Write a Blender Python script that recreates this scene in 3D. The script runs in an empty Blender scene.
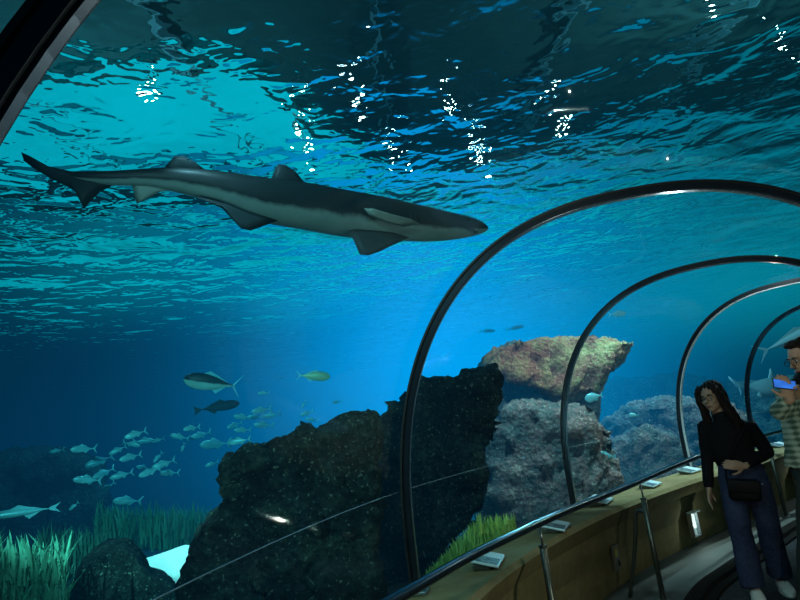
import bpy, bmesh, math, random
import numpy as np
from mathutils import Vector, Matrix, noise
PI = math.pi
random.seed(7)
C = bpy.context.scene.collection
scene = bpy.context.scene

# ------------------------------------------------------------------ camera
F, PITCH, ROLL, EYE = 600.0, .2225, .1216, 1.5

def ray(u, v):
    a = (u - 400) / F; b = -(v - 300) / F
    x = a * math.cos(ROLL) + b * math.sin(ROLL); y = -a * math.sin(ROLL) + b * math.cos(ROLL)
    return Vector((x, math.cos(PITCH) - y * math.sin(PITCH), math.sin(PITCH) + y * math.cos(PITCH)))

def at_z(u, v, z):
    d = ray(u, v); d = d * ((z - EYE) / d.z); d.z += EYE; return d

def at_y(u, v, y):
    d = ray(u, v); d = d * (y / d.y); d.z += EYE; return d

def at_d(u, v, dist):
    d = ray(u, v); d = d * (dist / math.hypot(d.x, d.y)); d.z += EYE; return d

cam_data = bpy.data.cameras.new('camera')
cam_data.sensor_width = 36.0; cam_data.lens = F / 800 * 36.0; cam_data.clip_start = .02; cam_data.clip_end = 300
cam = bpy.data.objects.new('camera', cam_data); C.objects.link(cam)
fwd = Vector((0, math.cos(PITCH), math.sin(PITCH))); up0 = Vector((0, -math.sin(PITCH), math.cos(PITCH))); rt0 = Vector((1, 0, 0))
# image right / image up expressed in world axes
rt = rt0 * math.cos(ROLL) - up0 * math.sin(ROLL)
up = rt0 * math.sin(ROLL) + up0 * math.cos(ROLL)
M = Matrix((rt, up, -fwd)).transposed().to_4x4(); M.translation = Vector((0, 0, EYE))
cam.matrix_world = M
scene.camera = cam
scene.view_settings.view_transform = 'Standard'
scene.view_settings.look = 'None'
scene.cycles.use_denoising = True
scene.cycles.max_bounces = 10
scene.cycles.diffuse_bounces = 2
scene.cycles.glossy_bounces = 4
scene.cycles.transmission_bounces = 6
scene.cycles.transparent_max_bounces = 24
scene.cycles.caustics_reflective = False
scene.cycles.caustics_refractive = False
scene.cycles.sample_clamp_indirect = 4
scene.cycles.volume_step_rate = 1.0
scene.cycles.volume_max_steps = 128

# ------------------------------------------------------------------ object helpers
def link(name, me, mat=None, parent=None, smooth=True):
    o = bpy.data.objects.new(name, me); C.objects.link(o)
    if mat is not None: me.materials.append(mat)
    if smooth and len(me.polygons): me.polygons.foreach_set('use_smooth', [True] * len(me.polygons))
    if parent is not None: o.parent = parent
    return o

def obj(name, bm, mat, parent=None, smooth=True):
    me = bpy.data.meshes.new(name); bmesh.ops.recalc_face_normals(bm, faces=bm.faces[:]); bm.to_mesh(me); bm.free()
    return link(name, me, mat, parent, smooth)

def from_lists(name, vs, fs, mat, parent=None, smooth=True):
    me = bpy.data.meshes.new(name); me.from_pydata([tuple(v) for v in vs], [], fs); me.update()
    return link(name, me, mat, parent, smooth)

def tag(o, label=None, cat=None, group=None, kind=None):
    if label: o['label'] = label
    if cat: o['category'] = cat
    if group: o['group'] = group
    if kind: o['kind'] = kind
    return o

def empty(name, loc=(0, 0, 0), rot=(0, 0, 0)):
    o = bpy.data.objects.new(name, None); C.objects.link(o); o.location = loc; o.rotation_euler = rot
    o.empty_display_size = .1
    return o

def copy_tree(o, parent=None):
    c = o.copy(); C.objects.link(c)
    if parent is not None: c.parent = parent
    for ch in list(o.children): copy_tree(ch, c)
    return c

def add_box(bm, size, center=(0, 0, 0), rot=None, bevel=0):
    r = bmesh.ops.create_cube(bm, size=1); vs = r['verts']
    for v in vs: v.co = Vector((v.co.x * size[0], v.co.y * size[1], v.co.z * size[2]))
    if bevel:
        es = list({e for v in vs for e in v.link_edges})
        rr = bmesh.ops.bevel(bm, geom=es, offset=bevel, segments=2, affect='EDGES', profile=.5)
        vs = list({v for v in rr['verts']} | {v for v in vs if v.is_valid})
    for v in vs:
        if rot is not None: v.co = rot @ v.co
        v.co += Vector(center)
    return vs

def frames(pts):
    n = len(pts); T = []
    for i in range(n):
        a = pts[max(0, i - 1)]; b = pts[min(n - 1, i + 1)]; T.append((b - a).normalized())
    return T

def add_loft(bm, pts, radii, ref=Vector((0, 0, 1)), seg=12, caps=True, power=1.0, phase=0.0):
    """tube through pts; radii = (a, b): a across (T x ref), b along the ref side."""
    pts = [Vector(p) for p in pts]; T = frames(pts); rings = []
    for p, t, r in zip(pts, T, radii):
        if not isinstance(r, (tuple, list)): r = (r, r)
        rf = ref if not isinstance(ref, list) else ref[len(rings)]
        s = t.cross(rf)
        if s.length < 1e-4: s = t.cross(Vector((1, 0, 0)))
        s.normalize(); w = s.cross(t).normalized()
        ring = []
        for k in range(seg):
            a = 2 * PI * k / seg + phase; c, d = math.cos(a), math.sin(a)
            c = math.copysign(abs(c) ** power, c); d = math.copysign(abs(d) ** power, d)
            ring.append(bm.verts.new(p + s * (c * r[0]) + w * (d * r[1])))
        rings.append(ring)
    for i in range(len(rings) - 1):
        for k in range(seg):
            bm.faces.new((rings[i][k], rings[i][(k + 1) % seg], rings[i + 1][(k + 1) % seg], rings[i + 1][k]))
    if caps:
        bm.faces.new(rings[0][::-1]); bm.faces.new(rings[-1])
    return rings

def add_ball(bm, c, r, seg=16, rot=None):
    if not isinstance(r, (tuple, list)): r = (r, r, r)
    q = bmesh.ops.create_uvsphere(bm, u_segments=seg, v_segments=max(6, seg // 2 + 2), radius=1)
    for v in q['verts']:
        p = Vector((v.co.x * r[0], v.co.y * r[1], v.co.z * r[2]))
        if rot is not None: p = rot @ p
        v.co = p + Vector(c)

def remeshed(name, bm, voxel, mat, parent=None, smooth_iter=2, post=None):
    """turn overlapping closed pieces into ONE continuous skin."""
    me = bpy.data.meshes.new('tmp'); bmesh.ops.recalc_face_normals(bm, faces=bm.faces[:]); bm.to_mesh(me); bm.free()
    o = bpy.data.objects.new('tmp', me); C.objects.link(o)
    m = o.modifiers.new('r', 'REMESH'); m.mode = 'VOXEL'; m.voxel_size = voxel
    if smooth_iter:
        s = o.modifiers.new('s', 'SMOOTH'); s.factor = .5; s.iterations = smooth_iter
    dg = bpy.context.evaluated_depsgraph_get(); dg.update()
    me2 = bpy.data.meshes.new_from_object(o.evaluated_get(dg), depsgraph=dg)
    bpy.data.objects.remove(o); bpy.data.meshes.remove(me)
    me2.name = name
    me2.materials.clear()
    if post:
        for v in me2.vertices: v.co = post(v.co.copy(), v.normal.copy())
        me2.update()
    return link(name, me2, mat, parent)

def catmull(pts, n=8):
    pts = [Vector(p) for p in pts]; out = []
    P = [pts[0] * 2 - pts[1]] + pts + [pts[-1] * 2 - pts[-2]]
    for i in range(1, len(P) - 2):
        p0, p1, p2, p3 = P[i - 1], P[i], P[i + 1], P[i + 2]
        for k in range(n):
            t = k / n
            out.append(.5 * ((2 * p1) + (p2 - p0) * t + (2 * p0 - 5 * p1 + 4 * p2 - p3) * t * t + (3 * p1 - p0 - 3 * p2 + p3) * t ** 3))
    out.append(pts[-1]); return out

def fbm(p, sc, oct=4):
    return noise.fractal(Vector(p) * sc, 1.0, 2.0, oct)

# ------------------------------------------------------------------ material helpers
class Mat:
    def __init__(s, name):
        s.m = bpy.data.materials.new(name); s.m.use_nodes = True; s.t = s.m.node_tree; s.t.nodes.clear()
        s.out = s.n('ShaderNodeOutputMaterial')
    def n(s, typ, **kw):
        nd = s.t.nodes.new(typ)
        for k, v in kw.items():
            if k in nd.inputs: s.set(nd.inputs[k], v)
            else: setattr(nd, k, v)
        return nd
    def set(s, inp, v):
        if isinstance(v, bpy.types.NodeSocket): s.t.links.new(v, inp)
        else: inp.default_value = v
    def l(s, a, b): s.t.links.new(a, b)
    def coords(s, kind='Object'): return s.n('ShaderNodeTexCoord').outputs[kind]
    def noise(s, scale, detail=4, rough=.55, vec=None, dist=0):
        nd = s.n('ShaderNodeTexNoise'); nd.inputs['Scale'].default_value = scale; nd.inputs['Detail'].default_value = detail
        nd.inputs['Roughness'].default_value = rough; nd.inputs['Distortion'].default_value = dist
        if vec is not None: s.l(vec, nd.inputs['Vector'])
        return nd.outputs['Fac']
    def ramp(s, fac, stops, interp='LINEAR'):
        nd = s.n('ShaderNodeValToRGB'); s.l(fac, nd.inputs['Fac']); cr = nd.color_ramp; cr.interpolation = interp
        while len(cr.elements) < len(stops): cr.elements.new(.5)
        for e, (p, c) in zip(cr.elements, stops):
            e.position = p; e.color = (*c, 1) if len(c) == 3 else c
        return nd.outputs['Color']
    def math(s, op, a, b=None, c=None, clamp=False):
        nd = s.n('ShaderNodeMath'); nd.operation = op; nd.use_clamp = clamp
        s.set(nd.inputs[0], a)
        if b is not None: s.set(nd.inputs[1], b)
        if c is not None: s.set(nd.inputs[2], c)
        return nd.outputs[0]
    def mix(s, fac, a, b, mode='MIX'):
        nd = s.n('ShaderNodeMix'); nd.data_type = 'RGBA'; nd.blend_type = mode
        s.set(nd.inputs[0], fac)
        for i, v in ((6, a), (7, b)):
            if isinstance(v, tuple) and len(v) == 3: v = (*v, 1)
            s.set(nd.inputs[i], v)
        return nd.outputs[2]
    def bump(s, h, strength=.5, dist=.02, normal=None):
        nd = s.n('ShaderNodeBump'); nd.inputs['Strength'].default_value = strength; nd.inputs['Distance'].default_value = dist
        s.l(h, nd.inputs['Height'])
        if normal is not None: s.l(normal, nd.inputs['Normal'])
        return nd.outputs[0]
    def bsdf(s, color, rough=.6, metal=0, normal=None, spec=.5, **kw):
        nd = s.n('ShaderNodeBsdfPrincipled')
        if isinstance(color, tuple) and len(color) == 3: color = (*color, 1)
        s.set(nd.inputs['Base Color'], color); s.set(nd.inputs['Roughness'], rough); nd.inputs['Metallic'].default_value = metal
        nd.inputs['Specular IOR Level'].default_value = spec
        if normal is not None: s.l(normal, nd.inputs['Normal'])
        for k, v in kw.items(): s.set(nd.inputs[k.replace('_', ' ')], v)
        s.l(nd.outputs[0], s.out.inputs['Surface']); return nd

def simple(name, color, rough=.6, metal=0, spec=.5, var=.0, scale=20, bump=0, **kw):
    m = Mat(name); col = (*color, 1); nrm = None
    f = m.noise(scale, 3, vec=m.coords())
    if var:
        col = m.mix(f, tuple(c * (1 - var) for c in color), tuple(min(1, c * (1 + var)) for c in color))
    if bump: nrm = m.bump(f, bump, .01)
    m.bsdf(col, rough, metal, nrm, spec, **kw); return m.m

# ------------------------------------------------------------------ tunnel path
CEN = {-2: (1.05, -3.9, -.08), -1: (.86, -1.55, -.10), 0: (.7453, .8028, -.0731), 1: (1.3123, 3.1286, .2025), 2: (2.6307, 5.1502, .4984),
       3: (4.228, 6.6064, .8295), 4: (5.8555, 8.2398, 1.0), 5: (7.9, 9.3, 1.25), 6: (10.2, 9.7, 1.5), 7: (12.5, 9.7, 1.6)}
HALF, ARCH, SPRING, POW = 1.4692, 1.7368, .934, .8515

def cpath(t):
    i = int(math.floor(t)); i = max(-2, min(6, i)); f = t - i
    g = lambda k: Vector(CEN[max(-2, min(7, k))])
    p0, p1, p2, p3 = g(i - 1), g(i), g(i + 1), g(i + 2)
    if i == -2: p0 = p1 * 2 - p2
    if i == 6: p3 = p2 * 2 - p1
    v = .5 * ((2 * p1) + (p2 - p0) * f + (2 * p0 - 5 * p1 + 4 * p2 - p3) * f * f + (3 * p1 - p0 - 3 * p2 + p3) * f ** 3)
    return v.x, v.y, v.z

def tun(t, o, z):
    """point at path parameter t, lateral offset o (right positive), height z"""
    x, y, h = cpath(t); return Vector((x + o * math.cos(h), y - o * math.sin(h), z))

def arch_profile(grow=0.0, base=.62, n=44):
    out = [(-HALF - grow, base)]
    for k in range(n + 1):
        a = PI * k / n; c, s = math.cos(a), math.sin(a)
        c = math.copysign(abs(c) ** POW, c); s = abs(s) ** POW
        out.append((-(HALF + grow) * c, SPRING + (ARCH + grow) * s))
    out.append((HALF + grow, base)); return out

# ------------------------------------------------------------------ materials
def mat_rock(name, stops, scale=3.0, bump=.9, dist=.05, speck=None, rough=.85):
    m = Mat(name); co = m.coords('Object')
    big = m.noise(scale, 8, .62, co); fine = m.noise(scale * 7, 6, .7, co)
    vor = m.n('ShaderNodeTexVoronoi'); vor.inputs['Scale'].default_value = scale * 5; m.l(co, vor.inputs['Vector'])
    f = m.math('ADD', m.math('MULTIPLY', big, .6), m.math('MULTIPLY', fine, .4))
    col = m.ramp(f, stops)
    if speck:
        s = m.noise(scale * 11, 3, .5, co); msk = m.ramp(s, [(.62, (0, 0, 0)), (.70, (1, 1, 1))]); col = m.mix(msk, col, speck)
    h = m.math('ADD', f, m.math('MULTIPLY', vor.outputs['Distance'], .35))
    m.bsdf(col, rough, 0, m.bump(h, bump, dist), .25); return m.m

M_rock = mat_rock('dark_rock', [(.38, (.006, .010, .012)), (.5, (.018, .034, .032)), (.60, (.06, .10, .08)), (.70, (.16, .22, .16))], 3.6, 1, .12, (.22, .30, .22))
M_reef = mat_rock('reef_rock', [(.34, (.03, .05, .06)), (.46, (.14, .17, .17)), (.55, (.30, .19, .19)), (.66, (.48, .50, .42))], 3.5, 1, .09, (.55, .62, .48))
M_crown = mat_rock('coral_crown', [(.36, (.16, .09, .07)), (.46, (.42, .20, .16)), (.56, (.50, .48, .24)), (.68, (.72, .70, .45))], 3.8, 1, .09, (.75, .8, .55))
def warm_left(mat):
    nt_ = mat.node_tree; bs = [n for n in nt_.nodes if n.type == 'BSDF_PRINCIPLED'][0]; src = bs.inputs['Base Color'].links[0].from_socket
    tc_ = nt_.nodes.new('ShaderNodeTexCoord'); sx = nt_.nodes.new('ShaderNodeSeparateXYZ'); nt_.links.new(tc_.outputs['Object'], sx.inputs[0])
    mr = nt_.nodes.new('ShaderNodeMapRange'); mr.inputs['From Min'].default_value = .55; mr.inputs['From Max'].default_value = -.35; nt_.links.new(sx.outputs[0], mr.inputs['Value'])
    mx = nt_.nodes.new('ShaderNodeMix'); mx.data_type = 'RGBA'; mx.blend_type = 'MULTIPLY'; nt_.links.new(mr.outputs[0], mx.inputs[0]); nt_.links.new(src, mx.inputs[6]); mx.inputs[7].default_value = (1.0, .50, .48, 1)
    nt_.links.new(mx.outputs[2], bs.inputs['Base Color'])
warm_left(M_crown)
M_pink = mat_rock('pink_coral', [(.36, (.35, .12, .12)), (.5, (.65, .28, .24)), (.66, (.8, .55, .45))], 6, 1, .05)
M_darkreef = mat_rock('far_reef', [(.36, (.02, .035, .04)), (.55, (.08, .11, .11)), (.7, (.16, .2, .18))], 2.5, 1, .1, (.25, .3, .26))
M_bed = mat_rock('tank_bed', [(.36, (.04, .05, .045)), (.55, (.12, .15, .12)), (.7, (.22, .26, .2))], 2.0, .8, .06)
M_sand = simple('pale_sand', (.75, .8, .72), .9, var=.12, scale=6, bump=.3)
M_steel = simple('brushed_steel', (.42, .45, .47), .32, 1.0, var=.1, scale=60)
M_ring = simple('painted_ring_steel', (.035, .045, .06), .3, .7, var=.25, scale=14)
M_ringface = simple('ring_inner_face', (.22, .27, .33), .25, .9, var=.35, scale=9)
M_ringlit = simple('ring_face_lit', (.55, .66, .72), .4, .0, var=.2, scale=9)  # lighter ring face, light on one ring painted into the colour
M_post = simple('dark_steel_post', (.12, .13, .11), .35, .8, var=.2, scale=30)
M_black = simple('black_rubber', (.01, .01, .012), .5, 0, var=.2)
M_railtube = simple('handrail_tube', (.10, .13, .17), .18, .95, var=.15, scale=12)

def mat_parapet():
    m = Mat('rendered_parapet'); co = m.coords('Object')
    a = m.noise(1.1, 5, .6, co); b = m.noise(14, 5, .6, co)
    f = m.math('ADD', m.math('MULTIPLY', a, .75), m.math('MULTIPLY', b, .25))
    col = m.ramp(f, [(.3, (.10, .085, .04)), (.5, (.20, .175, .085)), (.7, (.30, .27, .14))])
    m.bsdf(col, .85, 0, m.bump(b, .35, .02), .2); return m.m
M_parapet = mat_parapet()

def mat_floor():
    m = Mat('grey_floor'); co = m.coords('Object')
    a = m.noise(1.5, 4, .6, co); b = m.noise(60, 3, .6, co)
    f = m.math('ADD', m.math('MULTIPLY', a, .7), m.math('MULTIPLY', b, .3))
    col = m.ramp(f, [(.3, (.035, .045, .045)), (.7, (.12, .14, .13))])
    m.bsdf(col, m.math('ADD', m.math('MULTIPLY', a, .3), .5), 0, m.bump(b, .15, .005), .3); return m.m
M_floor = mat_floor()

def mat_walkway():
    m = Mat('speckled_carpet'); co = m.coords('Object')
    b = m.noise(55, 3, .8, co)
    col = m.ramp(b, [(.35, (.012, .013, .016)), (.6, (.04, .042, .05)), (.72, (.10, .11, .12))])
    m.bsdf(col, .9, 0, m.bump(b, .4, .01), .15); return m.m
M_walk = mat_walkway()

def mat_acrylic():
    m = Mat('clear_acrylic')
    tr = m.n('ShaderNodeBsdfTransparent'); tr.inputs[0].default_value = (.95, .985, .99, 1)
    gl = m.n('ShaderNodeBsdfGlossy'); gl.inputs['Color'].default_value = (.8, .95, 1, 1); gl.inputs['Roughness'].default_value = .02
    fr = m.n('ShaderNodeLayerWeight'); fr.inputs['Blend'].default_value = .5
    fac = m.math('ADD', m.math('MULTIPLY', m.math('POWER', fr.outputs['Facing'], 4.0), .14), .004)
    mx = m.n('ShaderNodeMixShader'); m.l(fac, mx.inputs[0]); m.l(tr.outputs[0], mx.inputs[1]); m.l(gl.outputs[0], mx.inputs[2])
    m.l(mx.outputs[0], m.out.inputs['Surface']); return m.m
M_acrylic = mat_acrylic()

WAVE, WIOR = .25, 1.055
def mat_water_surface():
    m = Mat('rippled_water_surface')
    geo = m.n('ShaderNodeNewGeometry'); co = geo.outputs['Position']
    mp = m.n('ShaderNodeMapping'); mp.inputs['Rotation'].default_value = (0, 0, .12); mp.inputs['Scale'].default_value = (1, 1.15, 1); m.l(co, mp.inputs['Vector'])
    v = mp.outputs[0]
    a = m.noise(.55, 1.5, .5, v, .6); b = m.noise(1.7, 2.0, .5, v, .8); c = m.noise(3.6, 2.0, .5, v, .4)
    pt = m.math('ADD', m.math('MULTIPLY', m.ramp(m.noise(.32, 1, .5, v), [(.40, (0, 0, 0)), (.62, (1, 1, 1))]), .95), .25)
    h = m.math('ADD', m.math('ADD', m.math('MULTIPLY', a, 1.0), m.math('MULTIPLY', b, .40)), m.math('MULTIPLY', m.math('MULTIPLY', c, pt), .26))
    nr = m.bump(h, 1.0, WAVE)
    gl = m.n('ShaderNodeBsdfGlass'); gl.inputs['IOR'].default_value = WIOR; gl.inputs['Roughness'].default_value = 0.0
    gl.inputs['Color'].default_value = (.93, .99, 1, 1); m.l(nr, gl.inputs['Normal'])
    m.l(gl.outputs[0], m.out.inputs['Surface']); return m.m
M_surface = mat_water_surface()

def mat_water_volume():
    m = Mat('blue_water')
    geo = m.n('ShaderNodeNewGeometry'); P = geo.outputs['Position']
    ab = m.n('ShaderNodeVolumeAbsorption'); ab.inputs['Color'].default_value = (.0, .50, .52, 1); ab.inputs['Density'].default_value = .20
    def blob(c, r):  # soft patch where the water itself glows in place of scattered light
        d = m.n('ShaderNodeVectorMath'); d.operation = 'SUBTRACT'; m.l(P, d.inputs[0]); d.inputs[1].default_value = c
        s = m.n('ShaderNodeVectorMath'); s.operation = 'MULTIPLY'; m.l(d.outputs[0], s.inputs[0]); s.inputs[1].default_value = (1 / r[0], 1 / r[1], 1 / r[2])
        q = m.n('ShaderNodeVectorMath'); q.operation = 'DOT_PRODUCT'; m.l(s.outputs[0], q.inputs[0]); m.l(s.outputs[0], q.inputs[1])
        return m.math('EXPONENT', m.math('MULTIPLY', q.outputs['Value'], -1.0))
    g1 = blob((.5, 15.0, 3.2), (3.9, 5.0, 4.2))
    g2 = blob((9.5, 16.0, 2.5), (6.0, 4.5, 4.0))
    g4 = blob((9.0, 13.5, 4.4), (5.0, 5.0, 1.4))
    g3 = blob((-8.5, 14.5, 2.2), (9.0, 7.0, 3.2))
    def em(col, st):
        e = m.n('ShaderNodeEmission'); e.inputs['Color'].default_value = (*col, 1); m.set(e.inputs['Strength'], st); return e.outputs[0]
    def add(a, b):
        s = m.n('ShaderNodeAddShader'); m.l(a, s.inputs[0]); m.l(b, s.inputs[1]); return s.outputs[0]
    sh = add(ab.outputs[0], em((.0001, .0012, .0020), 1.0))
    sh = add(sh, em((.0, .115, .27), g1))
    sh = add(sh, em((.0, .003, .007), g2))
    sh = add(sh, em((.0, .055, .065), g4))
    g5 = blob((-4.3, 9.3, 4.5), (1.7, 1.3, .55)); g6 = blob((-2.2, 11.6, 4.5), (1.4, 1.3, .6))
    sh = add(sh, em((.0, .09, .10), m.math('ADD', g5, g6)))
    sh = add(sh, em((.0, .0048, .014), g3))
    m.l(sh, m.out.inputs['Volume']); return m.m
M_volume = mat_water_volume()

# ------------------------------------------------------------------ world: cyan glow added low ahead to streak the water surface, dark above
w = bpy.data.worlds.new('hall_cyan_glow'); scene.world = w; w.use_nodes = True
nt = w.node_tree; nt.nodes.clear()
def wn(t, **k):
    n_ = nt.nodes.new(t)
    for a, b in k.items(): setattr(n_, a, b)
    return n_
tc = wn('ShaderNodeTexCoord'); sep = wn('ShaderNodeSeparateXYZ'); nt.links.new(tc.outputs['Generated'], sep.inputs[0])
def wm(op, a, b=None, clamp=False):
    n_ = wn('ShaderNodeMath', operation=op); n_.use_clamp = clamp
    for i, v in enumerate((a, b)):
        if v is None: continue
        if isinstance(v, bpy.types.NodeSocket): nt.links.new(v, n_.inputs[i])
        else: n_.inputs[i].default_value = v
    return n_.outputs[0]
def sstep(x, a, b):
    n_ = wn('ShaderNodeMapRange'); n_.interpolation_type = 'SMOOTHSTEP'; nt.links.new(x, n_.inputs['Value'])
    n_.inputs['From Min'].default_value = a; n_.inputs['From Max'].default_value = b; return n_.outputs['Result']
az = wm('ADD', wm('MULTIPLY', sep.outputs[0], -.22), wm('MULTIPLY', sep.outputs[1], .97))
mask = wm('MULTIPLY', sstep(az, .6, .97), wm('SUBTRACT', 1.0, sstep(sep.outputs[2], .12, .34)))
bg = wn('ShaderNodeBackground'); mixc = wn('ShaderNodeMix', data_type='RGBA'); nt.links.new(mask, mixc.inputs[0])
mixc.inputs[6].default_value = (.004, .035, .055, 1); mixc.inputs[7].default_value = (.0, .85, 1.0, 1)
nt.links.new(mixc.outputs[2], bg.inputs['Color']); bg.inputs['Strength'].default_value = 1.0
wo = wn('ShaderNodeOutputWorld'); nt.links.new(bg.outputs[0], wo.inputs['Surface'])

# ------------------------------------------------------------------ water body with the tunnel as a hollow in it
SURF = 4.6
X0, X1, Y0, Y1, Z0 = -17., 24., -7., 27., -2.0
def make_water():
    bm = bmesh.new()
    add_box(bm, (X1 - X0, Y1 - Y0, SURF + .02 - Z0), ((X0 + X1) / 2, (Y0 + Y1) / 2, (SURF + .02 + Z0) / 2))
    bmesh.ops.recalc_face_normals(bm, faces=bm.faces[:])
    prof = arch_profile(.03, -.35); secs = []
    for k in range(0, 73):
        t = -2 + 9 * k / 72; secs.append([bm.verts.new(tun(t, o, z)) for o, z in prof])
    n = len(prof); inner = []
    for a, b in zip(secs[:-1], secs[1:]):
        for i in range(n):
            j = (i + 1) % n; inner.append(bm.faces.new((a[i], a[j], b[j], b[i])))
    inner.append(bm.faces.new(secs[0])); inner.append(bm.faces.new(secs[-1][::-1]))
    # orient inwards (normals point into the tunnel air)
    bmesh.ops.recalc_face_normals(bm, faces=inner)
    c = Vector(tun(1, 0, 1.5)); f = inner[len(prof) * 24 + 22]
    if f.normal.dot(c - f.calc_center_median()) < 0: bmesh.ops.reverse_faces(bm, faces=inner)
    me = bpy.data.meshes.new('water'); bm.to_mesh(me); bm.free()
    o = link('water', me, M_volume, smooth=False); tag(o, 'clear blue tank water filling the space around the tunnel', 'water', kind='structure')
make_water()

def make_surface():
    bm = bmesh.new(); bmesh.ops.create_grid(bm, x_segments=2, y_segments=2, size=1)
    for v in bm.verts: v.co = Vector(((X0 + X1) / 2 + v.co.x * (X1 - X0) / 2, (Y0 + Y1) / 2 + v.co.y * (Y1 - Y0) / 2, SURF))
    me = bpy.data.meshes.new('water_surface'); bm.normal_update(); bm.to_mesh(me); bm.free()
    tag(link('water_surface', me, M_surface, smooth=False), 'rippled water surface seen from below, over the tunnel', 'water surface', kind='structure')
make_surface()

# tank walls
M_tankwall = simple('tank_wall_paint', (.03, .14, .22), .9, var=.3, scale=.6)
def wallbox(name, size, c, mat):
    bm = bmesh.new(); add_box(bm, size, c); o = obj(name, bm, mat, smooth=False); o['kind'] = 'structure'; return o
wallbox('wall_back', (X1 - X0, .3, SURF + .9 - Z0), ((X0 + X1) / 2, Y1 - .3, (SURF + .9 + Z0) / 2), M_tankwall)
wallbox('wall_left', (.3, Y1 - Y0, SURF + .9 - Z0), (X0 + .3, (Y0 + Y1) / 2, (SURF + .9 + Z0) / 2), M_tankwall)
wallbox('wall_right', (.3, Y1 - Y0, SURF + .9 - Z0), (X1 - .3, (Y0 + Y1) / 2, (SURF + .9 + Z0) / 2), M_tankwall)

# hall roof above the water, with pale beams and round spot lamps
M_roof = simple('dark_roof', (.045, .15, .15), .9, var=.5, scale=.35)
M_beam = simple('pale_beam', (.16, .42, .48), .7, var=.3, scale=1)
ROOF = 9.0
wallbox('ceiling', (46, 34, .2), (-1, 9, ROOF + .6), M_roof)
beam0 = None
for i in range(8):
    bm = bmesh.new(); add_box(bm, (.12, 29, .3)); o = obj('roof_beam', bm, M_beam, smooth=False)
    o.location = (-13 + i * 4.4, 9, ROOF + .3)
    tag(o, 'pale roof beam above the rippled water', 'beam', 'roof beams over the tank', 'structure')

def emit_mat(name, col, st, var=0, scale=.3):
    m = Mat(name); e = m.n('ShaderNodeEmission'); e.inputs['Strength'].default_value = st
    if var:
        f = m.noise(scale, 3, .5, m.coords()); m.l(m.mix(f, tuple(c * (1 - var) for c in col), col), e.inputs['Color'])
    else: e.inputs['Color'].default_value = (*col, 1)
    m.l(e.outputs[0], m.out.inputs['Surface']); m.m.cycles.emission_sampling = 'NONE'; return m.m
M_glowpanel = emit_mat('cyan_glow_face', (.0, .80, 1.0), 1.05, .5, .25)
M_lamp = emit_mat('lamp_lens', (1, .97, .92), 40)
def refr(u, v, zt):
    p = at_z(u, v, SURF); d = ray(u, v).normalized(); h = math.hypot(d.x, d.y); c = min(.955, h * WIOR); e = math.acos(c)
    L = (zt - SURF) / math.tan(e); return Vector((p.x + d.x / h * L, p.y + d.y / h * L, zt))
def skylight(corners, label):  # emissive panel added above the water to put cyan into its surface
    P = [refr(u, v, ROOF + .2) for u, v in corners]; c = sum(P, Vector()) / len(P)
    root = empty('skylight', c); tag(root, label, 'skylight', 'added glow panels', 'structure')
    bm = bmesh.new(); lo = [bm.verts.new(p - c) for p in P]; hi = [bm.verts.new(p - c + Vector((0, 0, .05))) for p in P]; n = len(P)
    bm.faces.new(lo[::-1]); bm.faces.new(hi)
    for i in range(n): bm.faces.new((lo[i], lo[(i + 1) % n], hi[(i + 1) % n], hi[i]))
    obj('glow_face', bm, M_glowpanel, root, smooth=False)
    for k in range(n):
        bm = bmesh.new(); add_loft(bm, [P[k] - c, P[(k + 1) % n] - c], [.08, .08], seg=4); obj('panel_edge', bm, M_roof, root, smooth=False)
skylight([(-160, 100), (60, 72), (230, 62), (345, 140), (400, 196), (180, 208), (-160, 215)], 'large cyan glow panel added under the roof to tint the left water surface')
for (u, v, zt) in ((296, 128, 7.6), (306, 150, 7.2), (394, 160, 7.2), (474, 150, 6.9), (488, 172, 6.3), (448, 106, 7.9), (360, 98, 8.0), (790, 40, 8.2), (716, 10, 8.2), (150, 96, 7.8), (560, 118, 7.6)):
    q = refr(u, v, zt); root = empty('hall_lamp', q); tag(root, 'small round white lamp hanging under the roof above the water', 'lamp', 'hall lamps over the tank')
    bm = bmesh.new(); add_ball(bm, (0, 0, 0), .065, 14); obj('lens', bm, M_lamp, root)
    bm = bmesh.new(); add_loft(bm, [(0, 0, .06), (0, 0, .14), (0, 0, .3)], [.13, .13, .04], seg=14); obj('lamp_shade', bm, M_roof, root)
    bm = bmesh.new(); add_loft(bm, [(0, 0, .3), (0, 0, ROOF + .5 - q.z)], [.012, .012], seg=6); obj('cable', bm, M_roof, root)

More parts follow.
